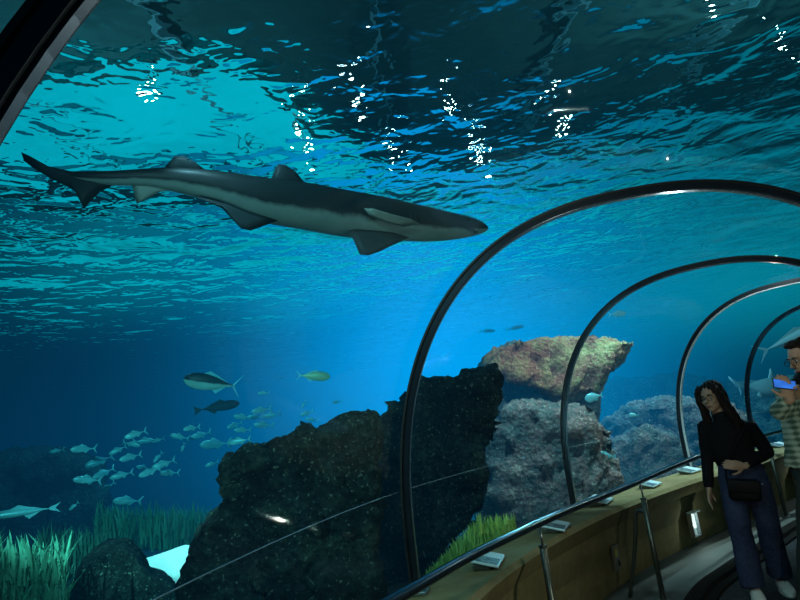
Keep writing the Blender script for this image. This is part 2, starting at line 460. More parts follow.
# ------------------------------------------------------------------ tank bed
def tdist(x, y):
    best = 9e9
    for k in range(-8, 29):
        a = PATHPTS[k + 8]; d = (a[0] - x) ** 2 + (a[1] - y) ** 2
        if d < best: best = d
    return math.sqrt(best)
PATHPTS = [cpath(k / 4)[:2] for k in range(-8, 29)]
def bedz(x, y):
    d = tdist(x, y) - HALF
    s = max(0, min(1, (d - .3) / 2.5)); s = s * s * (3 - 2 * s)
    z = .36 - .25 * s + .10 * noise.noise(Vector((x * .9, y * .9, 0))) * s + .35 * s * noise.noise(Vector((x * .25, y * .25, 5)))
    far = max(0, min(1, (d - 9) / 8)); return z - .9 * far
def make_bed():
    for side in (-1, 1):
        offs = [.0, .15, .3, .5, .75, 1, 1.3, 1.6, 2, 2.5, 3, 3.6, 4.3] + ([5, 6, 7, 8.5, 10, 12, 14, 17, 20, 24] if side < 0 else [])
        ts = [-2 + 9 * k / 90 for k in range(91)]; vs = []; fs = []
        for t in ts:
            for o in offs:
                p = tun(t, side * (HALF + .045 + o), 0); x = max(X0 + .5, min(X1 - .5, p.x)); y = max(Y0 + .5, min(Y1 - .5, p.y)); vs.append((x, y, bedz(x, y)))
        n = len(offs)
        for i in range(len(ts) - 1):
            for j in range(n - 1): fs.append((i * n + j, i * n + j + 1, (i + 1) * n + j + 1, (i + 1) * n + j))
        o = from_lists('ground', vs, fs, M_bed); o['kind'] = 'structure'
        o['label'] = 'rocky tank bed outside the tunnel'
make_bed()

# ------------------------------------------------------------------ tunnel: rings, acrylic, parapet, floor
def make_ring(t, label):
    root = empty('tunnel_ring', tun(t, 0, 0)); tag(root, label, 'arch ring', 'steel arch rings of the tunnel')
    x, y, h = cpath(t); ax = Vector((math.sin(h), math.cos(h), 0)); sd = Vector((math.cos(h), -math.sin(h), 0))
    org = Vector((x, y, 0))
    prof = arch_profile(-.035, .69, 72)
    def strip(name, w_ax, r_in, r_out, mat):
        vs = []; fs = []; n = len(prof)
        for i, (o, z) in enumerate(prof):
            a = prof[max(0, i - 1)]; b = prof[min(n - 1, i + 1)]; tx, tz = b[0] - a[0], b[1] - a[1]; L = math.hypot(tx, tz) or 1
            nx, nz = -tz / L, tx / L     # outward
            for (r, s) in ((r_in, -1), (r_in, 1), (r_out, 1), (r_out, -1)):
                vs.append(sd * (o + nx * r) + ax * (s * w_ax) + Vector((0, 0, z + nz * r)))
        for i in range(n - 1):
            for k in range(4):
                fs.append((i * 4 + k, i * 4 + (k + 1) % 4, (i + 1) * 4 + (k + 1) % 4, (i + 1) * 4 + k))
        fs.append((3, 2, 1, 0)); fs.append(tuple((n - 1) * 4 + k for k in range(4)))
        o = from_lists(name, vs, fs, mat, root, smooth=False); return o
    strip('steel_band', .024 if t > 0 else .019, -.012, .028, M_ring)
    strip('inner_face', .009 if t < 0 else .016 if t != 3 else .0235, -.018, -.011, M_ringface if t != 3 else M_ringlit)
    strip('rubber_gasket', .034 if t > 0 else .024, .022, .034, M_black)
    for s in (-1, 1):
        bm = bmesh.new(); add_box(bm, (.10, .12, .02), (0, 0, 0), bevel=.004)
        f = obj('foot_plate', bm, M_steel, root, smooth=False); f.location = sd * (s * (HALF - .04)) + Vector((0, 0, .70)); f.rotation_euler = (0, 0, -h)
ringlab = {0: 'black steel arch ring crossing the top left corner, overhead and nearest', 1: 'tall black arch ring rising in front of the big dark boulder',
           2: 'black arch ring in front of the coral reef, second beyond the boulder', 3: 'arch ring with a pale lit lower edge, rising just behind the woman',
           4: 'arch ring between the woman and the man, before the small shark', 5: 'last arch ring of the tunnel, behind the man'}
for t in range(0, 6): make_ring(t if t else -.013, ringlab[t])

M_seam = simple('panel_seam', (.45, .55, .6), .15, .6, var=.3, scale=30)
for i in range(-2, 7):
    prof = arch_profile(.004, .66, 44); vs = []; fs = []; n = len(prof); K = 8
    for k in range(K + 1):
        for o, z in prof: vs.append(tun(i + k / K, o, z))
    for k in range(K):
        for j in range(n - 1): fs.append((k * n + j, k * n + j + 1, (k + 1) * n + j + 1, (k + 1) * n + j))
    o = from_lists('window_%d' % (i + 3), vs, fs, M_acrylic); o['kind'] = 'structure'
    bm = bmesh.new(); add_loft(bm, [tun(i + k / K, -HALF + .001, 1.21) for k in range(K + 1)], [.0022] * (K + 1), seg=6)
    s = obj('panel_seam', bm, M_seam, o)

RAILPX = [(412, 590, .90), (440, 573, .90), (475, 553, .90), (508, 538, .90), (545, 520, .90), (590, 501, .90), (640, 482, .91), (670, 467, .945), (700, 456, .97), (720, 448, .985), (745, 441, .985), (766, 434.5, .985), (790, 428, .985)]
RAIL = [at_z(*p) for p in RAILPX]
d0 = (RAIL[2] - RAIL[0]).normalized()
RAIL = [Vector((-.50, .1, .9)), RAIL[0] - d0 * .95, RAIL[0] - d0 * .5] + RAIL
dlast = (RAIL[-1] - RAIL[-3]).normalized()
RAIL += [RAIL[-1] + Vector((1.6, .95, 0)), RAIL[-1] + Vector((3.4, 1.3, 0))]
RAILC = catmull(RAIL, 6)
for _ in range(25): RAILC = [RAILC[0]] + [RAILC[i - 1] * .25 + RAILC[i] * .5 + RAILC[i + 1] * .25 for i in range(1, len(RAILC) - 1)] + [RAILC[-1]]
LEDGE = [(-.62, -3.5), (-.56, -1.5), (-.42, .4), (-.10, 2.0), (.16, 3.15), (.71, 4.21), (1.43, 5.22), (2.15, 6.02), (3.04, 6.86), (4.04, 7.62), (4.95, 8.45), (6.4, 9.6), (8.6, 10.5), (11, 10.85)]
BASE = [(-.70, -3.5), (-.64, -1.5), (-.50, .4), (-.18, 2.1), (.10, 3.3), (.62, 4.4), (1.36, 5.42), (2.02, 6.22), (3.0, 7.15), (3.95, 7.95), (4.85, 8.75), (6.35, 9.9), (8.6, 10.75), (11, 11.05)]
LEDGEC = catmull([(a, b, 0) for a, b in LEDGE], 6); BASEC = catmull([(a, b, 0) for a, b in BASE], 6)
def make_parapet():
    n = len(LEDGEC); vs = []; fs = []
    # outer edge follows the acrylic line: nearest path param
    for L, B in zip(LEDGEC, BASEC):
        best = min(((tun(k / 20, -HALF, 0) - Vector((L.x, L.y, 0))).length, k / 20) for k in range(-40, 141))
        O = tun(best[1], -HALF - .02, 0)
        mid = B.lerp(L, .25)
        for (q, z) in ((B, 0.0), (B.lerp(L, .12), .28), (B.lerp(L, .45), .52), (L, .655), (L.lerp(O, .06), .687), (O.lerp(L, .02), .69), (O, .0)):
            vs.append((q.x, q.y, z))
    m = 7
    for i in range(n - 1):
        for j in range(m): fs.append((i * m + j, i * m + (j + 1) % m, (i + 1) * m + (j + 1) % m, (i + 1) * m + j))
    fs.append(tuple(range(m))); fs.append(tuple((n - 1) * m + k for k in range(m))[::-1])
    o = from_lists('wall_parapet_left', vs, fs, M_parapet, smooth=False); o['kind'] = 'structure'
    bm = bmesh.new(); bm.from_mesh(o.data); bmesh.ops.recalc_face_normals(bm, faces=bm.faces[:]); bm.to_mesh(o.data); bm.free()
    # right parapet
    vs = []; fs = []; ts = [-2 + 9 * k / 60 for k in range(61)]
    for t in ts:
        for o_, z in ((HALF - .34, 0), (HALF - .32, .66), (HALF - .30, .69), (HALF - .14, .69), (HALF - .14, 0)): vs.append(tun(t, o_, z))
    for i in range(60):
        for j in range(5): fs.append((i * 5 + j, i * 5 + (j + 1) % 5, (i + 1) * 5 + (j + 1) % 5, (i + 1) * 5 + j))
    o = from_lists('wall_parapet_right', vs, fs, M_parapet, smooth=False); o['kind'] = 'structure'
make_parapet()

def strip_floor(name, o0, o1, z, mat, kind='structure'):
    vs = []; fs = []
    for k in range(61):
        t = -2 + 9 * k / 60; vs += [tun(t, o0, z), tun(t, o1, z)]
    for k in range(60): fs.append((2 * k, 2 * k + 1, 2 * k + 3, 2 * k + 2))
    o = from_lists(name, vs, fs, mat, smooth=False); o['kind'] = kind; return o
strip_floor('floor', -HALF - .02, HALF + .02, 0, M_floor)

KERB = [at_z(677, 601, .06), at_z(700, 581, .06), at_z(722, 561, .06), at_z(760, 539, .06), at_z(800, 515, .06)]
for p in KERB: p.z = 0
k0 = KERB[0]
KT = [(.40, .0), (.42, 1.6), (.92, 3.4), (1.92, 5.08), (2.50, 5.74), (3.15, 6.36), (4.28, 7.42), (5.6, 8.35), (7.6, 9.1), (10.2, 9.3)]
KERB = [Vector((a, b, 0)) for a, b in KT]
KERBC = catmull(KERB, 6)
def offset_curve(pts, d):
    out = []
    for i, p in enumerate(pts):
        a = pts[max(0, i - 1)]; b = pts[min(len(pts) - 1, i + 1)]; t = (b - a).normalized(); out.append(p + Vector((t.y, -t.x, 0)) * d)
    return out
def ribbon(name, A, B, mat, za=0, zb=0):
    vs = []; fs = []
    for a, b in zip(A, B): vs += [(a.x, a.y, za), (b.x, b.y, zb)]
    for k in range(len(A) - 1): fs.append((2 * k, 2 * k + 1, 2 * k + 3, 2 * k + 2))
    return from_lists(name, vs, fs, mat, smooth=False)
M_kerb = simple('dark_kerb', (.010, .008, .008), .9, 0, .08, .4, 25)
def profile_sweep(name, curve, prof, mat):
    vs = []; fs = []; m = len(prof)
    cs = [offset_curve(curve, d) for d, z in prof]
    for i in range(len(curve)):
        for j, (d, z) in enumerate(prof): vs.append((cs[j][i].x, cs[j][i].y, z))
    for i in range(len(curve) - 1):
        for j in range(m): fs.append((i * m + j, i * m + (j + 1) % m, (i + 1) * m + (j + 1) % m, (i + 1) * m + j))
    fs.append(tuple(range(m))[::-1]); fs.append(tuple((len(curve) - 1) * m + k for k in range(m)))
    return from_lists(name, vs, fs, mat, smooth=False)
kb = profile_sweep('walkway_kerb', KERBC, [(0, 0), (0, .055), (.012, .065), (.12, .065), (.13, .03), (.20, .03), (.21, 0)], M_kerb)
tag(kb, 'low dark kerb edging the speckled walkway beside the rail posts', 'kerb')
wk = ribbon('floor_walkway', offset_curve(KERBC, .21), offset_curve(KERBC, 1.4), M_walk, .012, .012); wk['kind'] = 'structure'

# handrail with posts
rail = empty('handrail', (RAIL[4].x, RAIL[4].y, 0)); tag(rail, 'dark steel tube handrail on slim posts running along the parapet', 'handrail')
off = -rail.location
bm = bmesh.new(); add_loft(bm, [p + off for p in RAILC], [.024] * len(RAILC), seg=14); obj('rail_tube', bm, M_railtube, rail)
def near_rail(u):
    # rail point seen at pixel column u
    k = [i for i, p in enumerate(RAILPX) if p[0] <= u][-1]; a = RAILPX[k]; b = RAILPX[min(k + 1, len(RAILPX) - 1)]
    f = 0 if a is b else (u - a[0]) / (b[0] - a[0]); return at_z(a[0] + (b[0] - a[0]) * f, a[1] + (b[1] - a[1]) * f, a[2] + (b[2] - a[2]) * f)
posts = [near_rail(539), near_rail(640), near_rail(718), near_rail(766), Vector((-.2, 1.35, .9)), Vector((6.1, 9.25, .985))]
for i, p in enumerate(posts):
    z = p.z
    q = Vector((p.x, p.y, 0)) + off
    bm = bmesh.new(); add_loft(bm, [q + Vector((0, 0, .0)), q + Vector((0, 0, z - .13))], [.021, .021], seg=12)
    add_loft(bm, [q + Vector((0, 0, z - .135)), q + Vector((0, 0, z - .125))], [.026, .026], seg=12); po = obj('post', bm, M_post, rail)
    bm = bmesh.new(); add_loft(bm, [q + Vector((0, 0, z - .14)), q + Vector((0, 0, z - .01))], [.008, .008], seg=8); obj('pin', bm, M_steel, po)
    bm = bmesh.new(); add_loft(bm, [q, q + Vector((0, 0, .012))], [.05, .05], seg=18); obj('base_flange', bm, M_steel, po)
    # bent brace tube beside the post
    tdir = Vector((-.62, .78, 0)) if i != 3 else Vector((-.5, .86, 0))
    if i in (0, 4, 5): tdir = Vector((-.9, .43, 0))
    if i in (1, 3):
        e = q + tdir * .30
        pts = catmull([q + Vector((0, 0, z - .235)) + tdir * .01, q + tdir * .055 + Vector((0, 0, z - .225)), q + tdir * .10 + Vector((0, 0, z - .27)), q + tdir * .16 + Vector((0, 0, z - .5)), e + Vector((0, 0, 0))], 6)
        bm = bmesh.new(); add_loft(bm, pts, [.017] * len(pts), seg=10, ref=Vector((.3, .3, .1))); obj('brace', bm, M_post, rail)

# ------------------------------------------------------------------ rocks and reef
def outline_rock(name, px, dist, depth, mat, voxel=.05, amp=.07, sc=2.2, taper=.8, lean=0.0, ymode=True, post=None):
    """boulder whose face follows an outline; px list of (u, v[, dist])"""
    pts = [at_y(p[0], p[1], p[2] if len(p) > 2 else dist) for p in px]
    c = sum(pts, Vector()) / len(pts)
    view = Vector((c.x, c.y, 0)).normalized()
    bm = bmesh.new(); layers = []
    for s, k in ((0, taper), (.22, 1.0), (.7, .97), (1.0, taper * .75)):
        layers.append([bm.verts.new(c + (p - c) * k + view * (s * depth) + Vector((0, 0, -lean * s))) for p in pts])
    n = len(pts)
    for a, b in zip(layers[:-1], layers[1:]):
        for i in range(n): bm.faces.new((a[i], a[(i + 1) % n], b[(i + 1) % n], b[i]))
    for L in (layers[0], layers[-1][::-1]):
        bm.faces.new(L)
    bmesh.ops.triangulate(bm, faces=[f for f in bm.faces if len(f.verts) > 4])
    def disp(p, nr):
        d = fbm(p, sc, 5) * amp + (abs(noise.noise(p * sc * 2.7)) - .25) * amp * .9 + (noise.noise(p * sc * 6.5)) * amp * .35 + noise.cell(p * sc * 1.3) * amp * .14
        return p + nr * d
    o = remeshed(name, bm, voxel, mat, None, 3, disp)
    # origin at base
    zmin = min(v.co.z for v in o.data.vertices); base = Vector((c.x, c.y, zmin))
    o.data.transform(Matrix.Translation(-base)); o.location = base
    return o

r1 = outline_rock('boulder', [(172, 640), (174, 600), (177, 572), (186, 548), (206, 520), (222, 500), (223, 478), (218, 466), (228, 457), (256, 444), (288, 432), (302, 426), (340, 419), (379, 411), (383, 430), (383, 480), (384, 540), (386, 600), (388, 650)], 4.25, 1.1, M_rock, .034, .10, 2.2, .93)
tag(r1, 'broad dark rough boulder sloping down to the left, left of the tall slab', 'boulder')
r2 = outline_rock('boulder', [(372, 660), (374, 560), (374, 470), (377, 425), (383, 402), (402, 394), (416, 381), (427, 375), (455, 373), (472, 366), (497, 361), (501, 380), (499, 430), (490, 442), (488, 500), (474, 528), (446, 556), (432, 590), (425, 640)], 5.45, 1.0, M_rock, .04, .10, 2.0, .95)
tag(r2, 'tall flat-topped dark rock slab standing behind the first tall arch ring', 'boulder')

rf = outline_rock('coral_reef', [(476, 365), (500, 342), (545, 338), (600, 336), (634, 342), (628, 352), (606, 372), (596, 395), (600, 440), (606, 520), (600, 560), (470, 560), (470, 420)], 8.3, 1.6, M_reef, .06, .12, 1.8, .92)
tag(rf, 'tall reef outcrop with pink and yellow crust along its flat top', 'reef')
crown = outline_rock('crown', [(476, 366), (486, 354), (502, 342), (545, 338), (575, 334), (608, 332), (636, 341), (628, 354), (608, 370), (600, 390), (572, 402), (535, 392), (500, 376)], 7.95, 1.3, M_crown, .05, .10, 2.6, .9)
crown.parent = rf; crown.location = crown.location - rf.location; crown['label'] = 'pink and yellow crusted top'
reefs = [
 ('mid-height reef bank behind the rubbly mound, between the second and third rings', [(590, 480), (596, 425), (630, 404), (670, 398), (715, 400), (750, 410), (770, 470), (700, 500)], 11.0, 1.0, M_reef),
 ('low reef mound of pinkish rock directly right of the dark slab', [(476, 480), (484, 430), (505, 408), (530, 398), (560, 400), (590, 412), (612, 436), (622, 480), (622, 560), (476, 590)], 7.0, .8, M_reef),
 ('broad rubbly reef mound behind the handrail, right of the second ring', [(585, 520), (592, 462), (612, 440), (640, 430), (668, 436), (690, 452), (700, 480), (700, 520)], 9.5, .9, M_reef),
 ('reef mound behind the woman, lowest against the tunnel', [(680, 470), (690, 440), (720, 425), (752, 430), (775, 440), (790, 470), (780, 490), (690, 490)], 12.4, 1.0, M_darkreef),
]
for lab, px, d, dep, mt in reefs:
    o = outline_rock('coral_reef', px, d, dep, mt, .055, .14, 2.2, .8); tag(o, lab, 'reef', 'reef mounds in the tank')
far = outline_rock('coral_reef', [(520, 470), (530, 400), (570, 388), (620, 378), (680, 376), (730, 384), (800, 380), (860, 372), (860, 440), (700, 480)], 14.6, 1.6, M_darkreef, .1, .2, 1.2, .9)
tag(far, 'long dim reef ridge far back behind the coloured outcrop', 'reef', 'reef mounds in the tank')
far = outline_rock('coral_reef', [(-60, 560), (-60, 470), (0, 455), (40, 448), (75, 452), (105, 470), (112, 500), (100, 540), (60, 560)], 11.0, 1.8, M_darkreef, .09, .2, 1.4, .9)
tag(far, 'dim reef mass at the left end of the tank behind the small fish', 'reef', 'reef mounds in the tank')
rk = outline_rock('boulder', [(60, 620), (72, 585), (84, 562), (104, 548), (128, 545), (142, 556), (150, 575), (180, 590), (184, 640), (60, 660)], 5.6, .9, M_rock, .05, .05, 2.5, .9)
tag(rk, 'low dark rock among seagrass beside the bright sand patch', 'boulder')
rk = outline_rock('boulder', [(360, 640), (372, 620), (395, 600), (430, 575), (470, 556), (515, 540), (540, 560), (540, 640)], 5.35, .35, M_bed, .05, .05, 2.5, .9)
tag(rk, 'low mossy rock shelf carrying the bright green algae tuft', 'boulder')

# pale sand drift
def sand():
    px = [(128, 566), (141, 581), (162, 580), (190, 574), (200, 545), (184, 545), (162, 553), (140, 560)]
    a = at_y(160, 578, 6.6); b = at_y(160, 546, 7.5); nrm = Vector((0, -(b.z - a.z), b.y - a.y)).normalized()
    vs = []
    for u, v in px:
        d = ray(u, v); t = (a - Vector((0, 0, EYE))).dot(nrm) / d.dot(nrm); p = d * t; p.z += EYE; vs.append(p)
    c = sum(vs, Vector()) / len(vs); bm = bmesh.new(); rows = []
    for s in (1.25, 1.0, .8, .55, .3): rows.append([bm.verts.new(c + (p - c) * s + nrm * (.10 * (1 - s) - (.25 if s > 1.1 else 0))) for p in vs])
    cc = bm.verts.new(c + nrm * .09); n = len(vs)
    for A, B in zip(rows[:-1], rows[1:]):
        for i in range(n): bm.faces.new((A[i], A[(i + 1) % n], B[(i + 1) % n], B[i]))
    for i in range(n): bm.faces.new((rows[-1][i], rows[-1][(i + 1) % n], cc))
    o = obj('sand_patch', bm, M_sand); tag(o, 'bright pale sand patch between the seagrass and the broad boulder', 'sand', kind='stuff'); return c
sandc = sand()

# grass and algae
def mat_grass(name, a, b):
    m = Mat(name); g = m.n('ShaderNodeNewGeometry'); f = m.noise(6, 2, .5, m.coords())
    col = m.mix(f, a, b); bs = m.bsdf(col, .6, 0, None, .3); return m.m
M_grass = mat_grass('seagrass', (.05, .26, .17), (.14, .50, .32))
M_algae = mat_grass('bright_algae', (.40, .80, .12), (.80, 1.0, .35))
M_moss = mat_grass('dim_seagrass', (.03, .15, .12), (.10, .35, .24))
def blades(name, roots, h, wd, mat, label, lean=.4):
    vs = []; fs = []; rn = random.Random(len(roots))
    for p in roots:
        a = rn.uniform(0, 2 * PI); hh = h * rn.uniform(.5, 1.2); w_ = wd * rn.uniform(.6, 1.3)
        d = Vector((math.cos(a), math.sin(a), 0)); s = Vector((-d.y, d.x, 0)); l = rn.uniform(.1, 1) * lean
        b = len(vs)
        for k, (q, ww) in enumerate(((0, 1), (.4, .9), (.75, .6), (1, .08))):
            c = p + Vector((0, 0, hh * q)) + d * (l * hh * q * q); vs += [c - s * w_ * ww, c + s * w_ * ww]
        for k in range(3): fs.append((b + 2 * k, b + 2 * k + 1, b + 2 * k + 3, b + 2 * k + 2))
    c = sum((Vector(p) for p in roots), Vector()) / len(roots)
    vs = [Vector(v) - c for v in vs]; o = from_lists(name, vs, fs, mat); o.location = c
    tag(o, label, 'seagrass' if 'grass' in name else 'algae', kind='stuff'); return o
def px_region(u0, u1, vf, dist, n, spread, rn):
    out = []
    for _ in range(n):
        u = rn.uniform(u0, u1); v = vf(u); d = dist + rn.uniform(-spread, spread)
        p = at_d(u, v + rn.uniform(0, 1) ** .7 * 26, d); out.append(p)
    return out
rn = random.Random(3)
pts = []
for _ in range(2200):
    u = rn.uniform(428, 516); top = 582 - (u - 428) * 1.15 if u < 478 else 524
    v = rn.uniform(top, 590 - (u - 420) * .35); pts.append(at_y(u, v, 5.0 + rn.uniform(0, .3)))
blades('algae_tuft', pts, .085, .006, M_algae, 'bright yellow-green algae tuft beside the handrail, right of the dark slab', .5)
pts = [at_d(rn.uniform(-60, 66), rn.uniform(566, 640), rn.uniform(5.0, 6.4)) for _ in range(1500)]
blades('seagrass_bed', pts, .24, .010, M_grass, 'bright green seagrass in the bottom left corner', .7)
pts = [at_d(rn.uniform(95, 215), rn.uniform(528, 552), rn.uniform(9.0, 10.5)) for _ in range(1400)]
blades('seagrass_bed', pts, .34, .014, M_grass, 'green seagrass band on the tank floor behind the sand patch', .4)
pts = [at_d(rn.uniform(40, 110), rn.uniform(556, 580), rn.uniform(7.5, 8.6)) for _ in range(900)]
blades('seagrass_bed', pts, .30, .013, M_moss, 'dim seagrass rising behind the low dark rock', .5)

# ------------------------------------------------------------------ fill lights, all added and unseen, without fixtures
def point(loc, power, color, size=0.0):
    l = bpy.data.lights.new('fill_point', 'POINT'); l.energy = power; l.color = color; l.shadow_soft_size = size
    o = bpy.data.objects.new('fill_point', l); C.objects.link(o); o.location = loc; return o
def spot(loc, target, power, color, angle, blend=.5, size=0.0):
    l = bpy.data.lights.new('fill_spot', 'SPOT'); l.energy = power; l.color = color; l.spot_size = angle; l.spot_blend = blend; l.shadow_soft_size = size
    o = bpy.data.objects.new('fill_spot', l); C.objects.link(o); o.location = loc
    o.rotation_euler = (Vector(target) - Vector(loc)).to_track_quat('-Z', 'Y').to_euler(); return o
LB = (.45, .85, 1.0)
spot((-1.3, .6, 3.9), (-.6, 4.8, 1.2), 230, (.55, .95, .95), 1.1)
spot((-2.4, 2.2, 2.2), (-2.3, 8.5, 1.6), 900, (.5, 1.0, .95), 1.0)
point((-1.6, 2.6, 1.5), 26, (.5, .9, .9))
point((-4.5, 9.5, 4.3), 380, LB)
point((3.2, 11.5, 4.3), 520, LB)
spot((3.6, 6.9, 4.4), (1.9, 8.2, 1.2), 620, (.85, .95, .9), 1.3)
spot((6.2, 9.6, 4.3), (4.3, 9.6, .5), 700, (.8, .95, .95), 1.4)
spot((-1.2, 3.4, 4.2), (-.3, 4.9, 2.6), 55, LB, 1.7)
spot((-2.2, 5.6, 4.2), (-3.9, 4.4, .5), 110, (.3, .95, .85), .9)
spot((7.2, 12.2, 4.3), (8.6, 13.4, 1.8), 900, (.7, 1, 1), 1.0)
spot(sandc + Vector((.4, .2, 3.3)), sandc, 1500, (.5, .95, 1.0), .42, .6)
spot((-2.9, 9.8, 4.2), (-3.6, 8.7, .3), 170, (.3, .95, .85), .9)
spot((.35, 4.6, 3.2), (.72, 5.1, .5), 1100, (.8, 1.0, .7), .75)
point((-1.0, 2.4, 4.2), 16, (.5, .8, 1))
# tunnel: weak unseen fill lights added inside the arch
point((1.7, 3.5, 2.35), 7, (.95, 1.0, .9), 0)
point((1.9, 2.0, 1.5), 10, (.95, 1.0, .85), 0)
point((1.7, 2.7, .75), 14, (.95, 1.0, .8), 0)
spot((1.5, 5.9, 3.5), (1.6, 7.6, .9), 230, (.6, .95, 1), 1.6)
point((.9, 2.4, 2.45), 9, (.85, 1.0, .85), 0)
point((3.9, 6.3, 2.5), 15, (.9, 1.0, .85), 0)
point((5.9, 8.2, 2.5), 13, (.9, 1.0, .85), 0)
# unseen fill lights added above the water to brighten the roof beams
point((-6, 12, 6.2), 300, (.35, .85, 1)); point((4, 4, 6.5), 260, (.5, .9, 1)); point((8, 11, 6.5), 300, (.5, .9, 1)); point((-3, 3, 6.5), 200, (.5, .9, 1))

# ------------------------------------------------------------------ sharks
def mat_skin2(name, back, belly, bump=.2, rough=.45, spec=.35):
    m = Mat(name); at = m.n('ShaderNodeAttribute'); at.attribute_name = 'belly'; co = m.coords('Object')
    nz = m.noise(9, 4, .6, co)
    f = m.math('ADD', at.outputs['Fac'], m.math('MULTIPLY', m.math('SUBTRACT', nz, .5), .45))
    col = m.ramp(f, [(.38, back), (.62, belly)])
    mott = m.noise(5, 4, .6, co); col = m.mix(m.math('MULTIPLY', mott, .5), col, tuple(c * .45 for c in back), 'MIX')
    m.bsdf(col, rough, 0, m.bump(nz, bump, .01), spec); return m.m

class PxPlane:
    """flat drawing plane of one animal: outline points are read on it, then given thickness"""
    def __init__(s, tail, nose):
        s.o = (tail + nose) / 2; s.x = (nose - tail).normalized()
        z = up - s.x * up.dot(s.x); s.z = z.normalized(); s.y = s.z.cross(s.x).normalized()   # y away from the camera
        if s.y.dot(Vector((s.o.x, s.o.y, s.o.z - EYE))) < 0: s.y = -s.y
    def p(s, u, v):
        d = ray(u, v); n = s.y; t = (s.o - Vector((0, 0, EYE))).dot(n) / d.dot(n); q = d * t; q.z += EYE; q -= s.o
        return q.dot(s.x), q.dot(s.z)
    def frame(s):
        return Matrix((s.x, s.y, s.z)).transposed().to_4x4()

def fin_mesh(plane, pts, thick, mat, name, parent, tipthin=True):
    """pts: (u, v, yoff) outline; lens-shaped plate"""
    P = [plane.p(a, b) + (c,) for a, b, c in pts]; n = len(P)
    cx = sum(p[0] for p in P) / n; cz = sum(p[1] for p in P) / n; cy = sum(p[2] for p in P) / n
    bm = bmesh.new()
    rim = [bm.verts.new((p[0], p[2], p[1])) for p in P]
    for s in (-1, 1):
        inner = [bm.verts.new((cx + (p[0] - cx) * .6, cy + (p[2] - cy) * .6 + s * thick / 2, cz + (p[1] - cz) * .6)) for p in P]
        c = bm.verts.new((cx, cy + s * thick * .6, cz))
        for i in range(n):
            j = (i + 1) % n
            bm.faces.new((rim[i], rim[j], inner[j], inner[i])); bm.faces.new((inner[i], inner[j], c))
    return obj(name, bm, mat, parent)

def resample(ps, n):
    """ps: sorted list of (a, b) -> function by linear interpolation with smoothing"""
    xs = np.array([p[0] for p in ps]); ys = np.array([p[1] for p in ps]); g = np.linspace(xs.min(), xs.max(), n); return g, np.interp(g, xs, ys)

def px_fish_body(plane, upper, lower, parent, mat, name='body', n=46, seg=24, width=.92, belly_at=-.1, yfun=None, head_w=1.1):
    U = sorted(plane.p(*q) for q in upper); L = sorted(plane.p(*q) for q in lower)
    x0 = max(U[0][0], L[0][0]); x1 = min(U[-1][0], L[-1][0])
    xs = x0 + (x1 - x0) * (1 - np.cos(np.linspace(0, PI, n))) / 2 * 1.0
    def sm(P):
        a = np.interp(xs, [p[0] for p in P], [p[1] for p in P]); b = a.copy()
        for _ in range(2): b[1:-1] = (b[:-2] + 2 * b[1:-1] + b[2:]) / 4
        return b
    zt, zb = sm(U), sm(L); vs = []; fs = []; bel = []
    for i, x in enumerate(xs):
        h = max(.004, (zt[i] - zb[i]) / 2); c = (zt[i] + zb[i]) / 2; f = (x - x0) / (x1 - x0)
        wd = h * width * (.75 + .25 * math.sin(PI * min(1, f * 1.2))) * (head_w if f > .8 else 1)
        yo = yfun(f) if yfun else 0
        for k in range(seg):
            a = 2 * PI * k / seg; vs.append((x, yo + wd * math.cos(a), c + h * math.sin(a))); bel.append(.5 + .5 * max(-1, min(1, (belly_at - math.sin(a)) * 2.2)))
    for i in range(n - 1):
        for k in range(seg): fs.append((i * seg + k, i * seg + (k + 1) % seg, (i + 1) * seg + (k + 1) % seg, (i + 1) * seg + k))
    fs.append(tuple(range(seg))[::-1]); fs.append(tuple((n - 1) * seg + k for k in range(seg)))
    o = from_lists(name, vs, fs, mat, parent)
    at = o.data.attributes.new('belly', 'FLOAT', 'POINT'); at.data.foreach_set('value', bel)
    bm = bmesh.new(); bm.from_mesh(o.data); bmesh.ops.recalc_face_normals(bm, faces=bm.faces[:]); bm.to_mesh(o.data); bm.free()
    return o

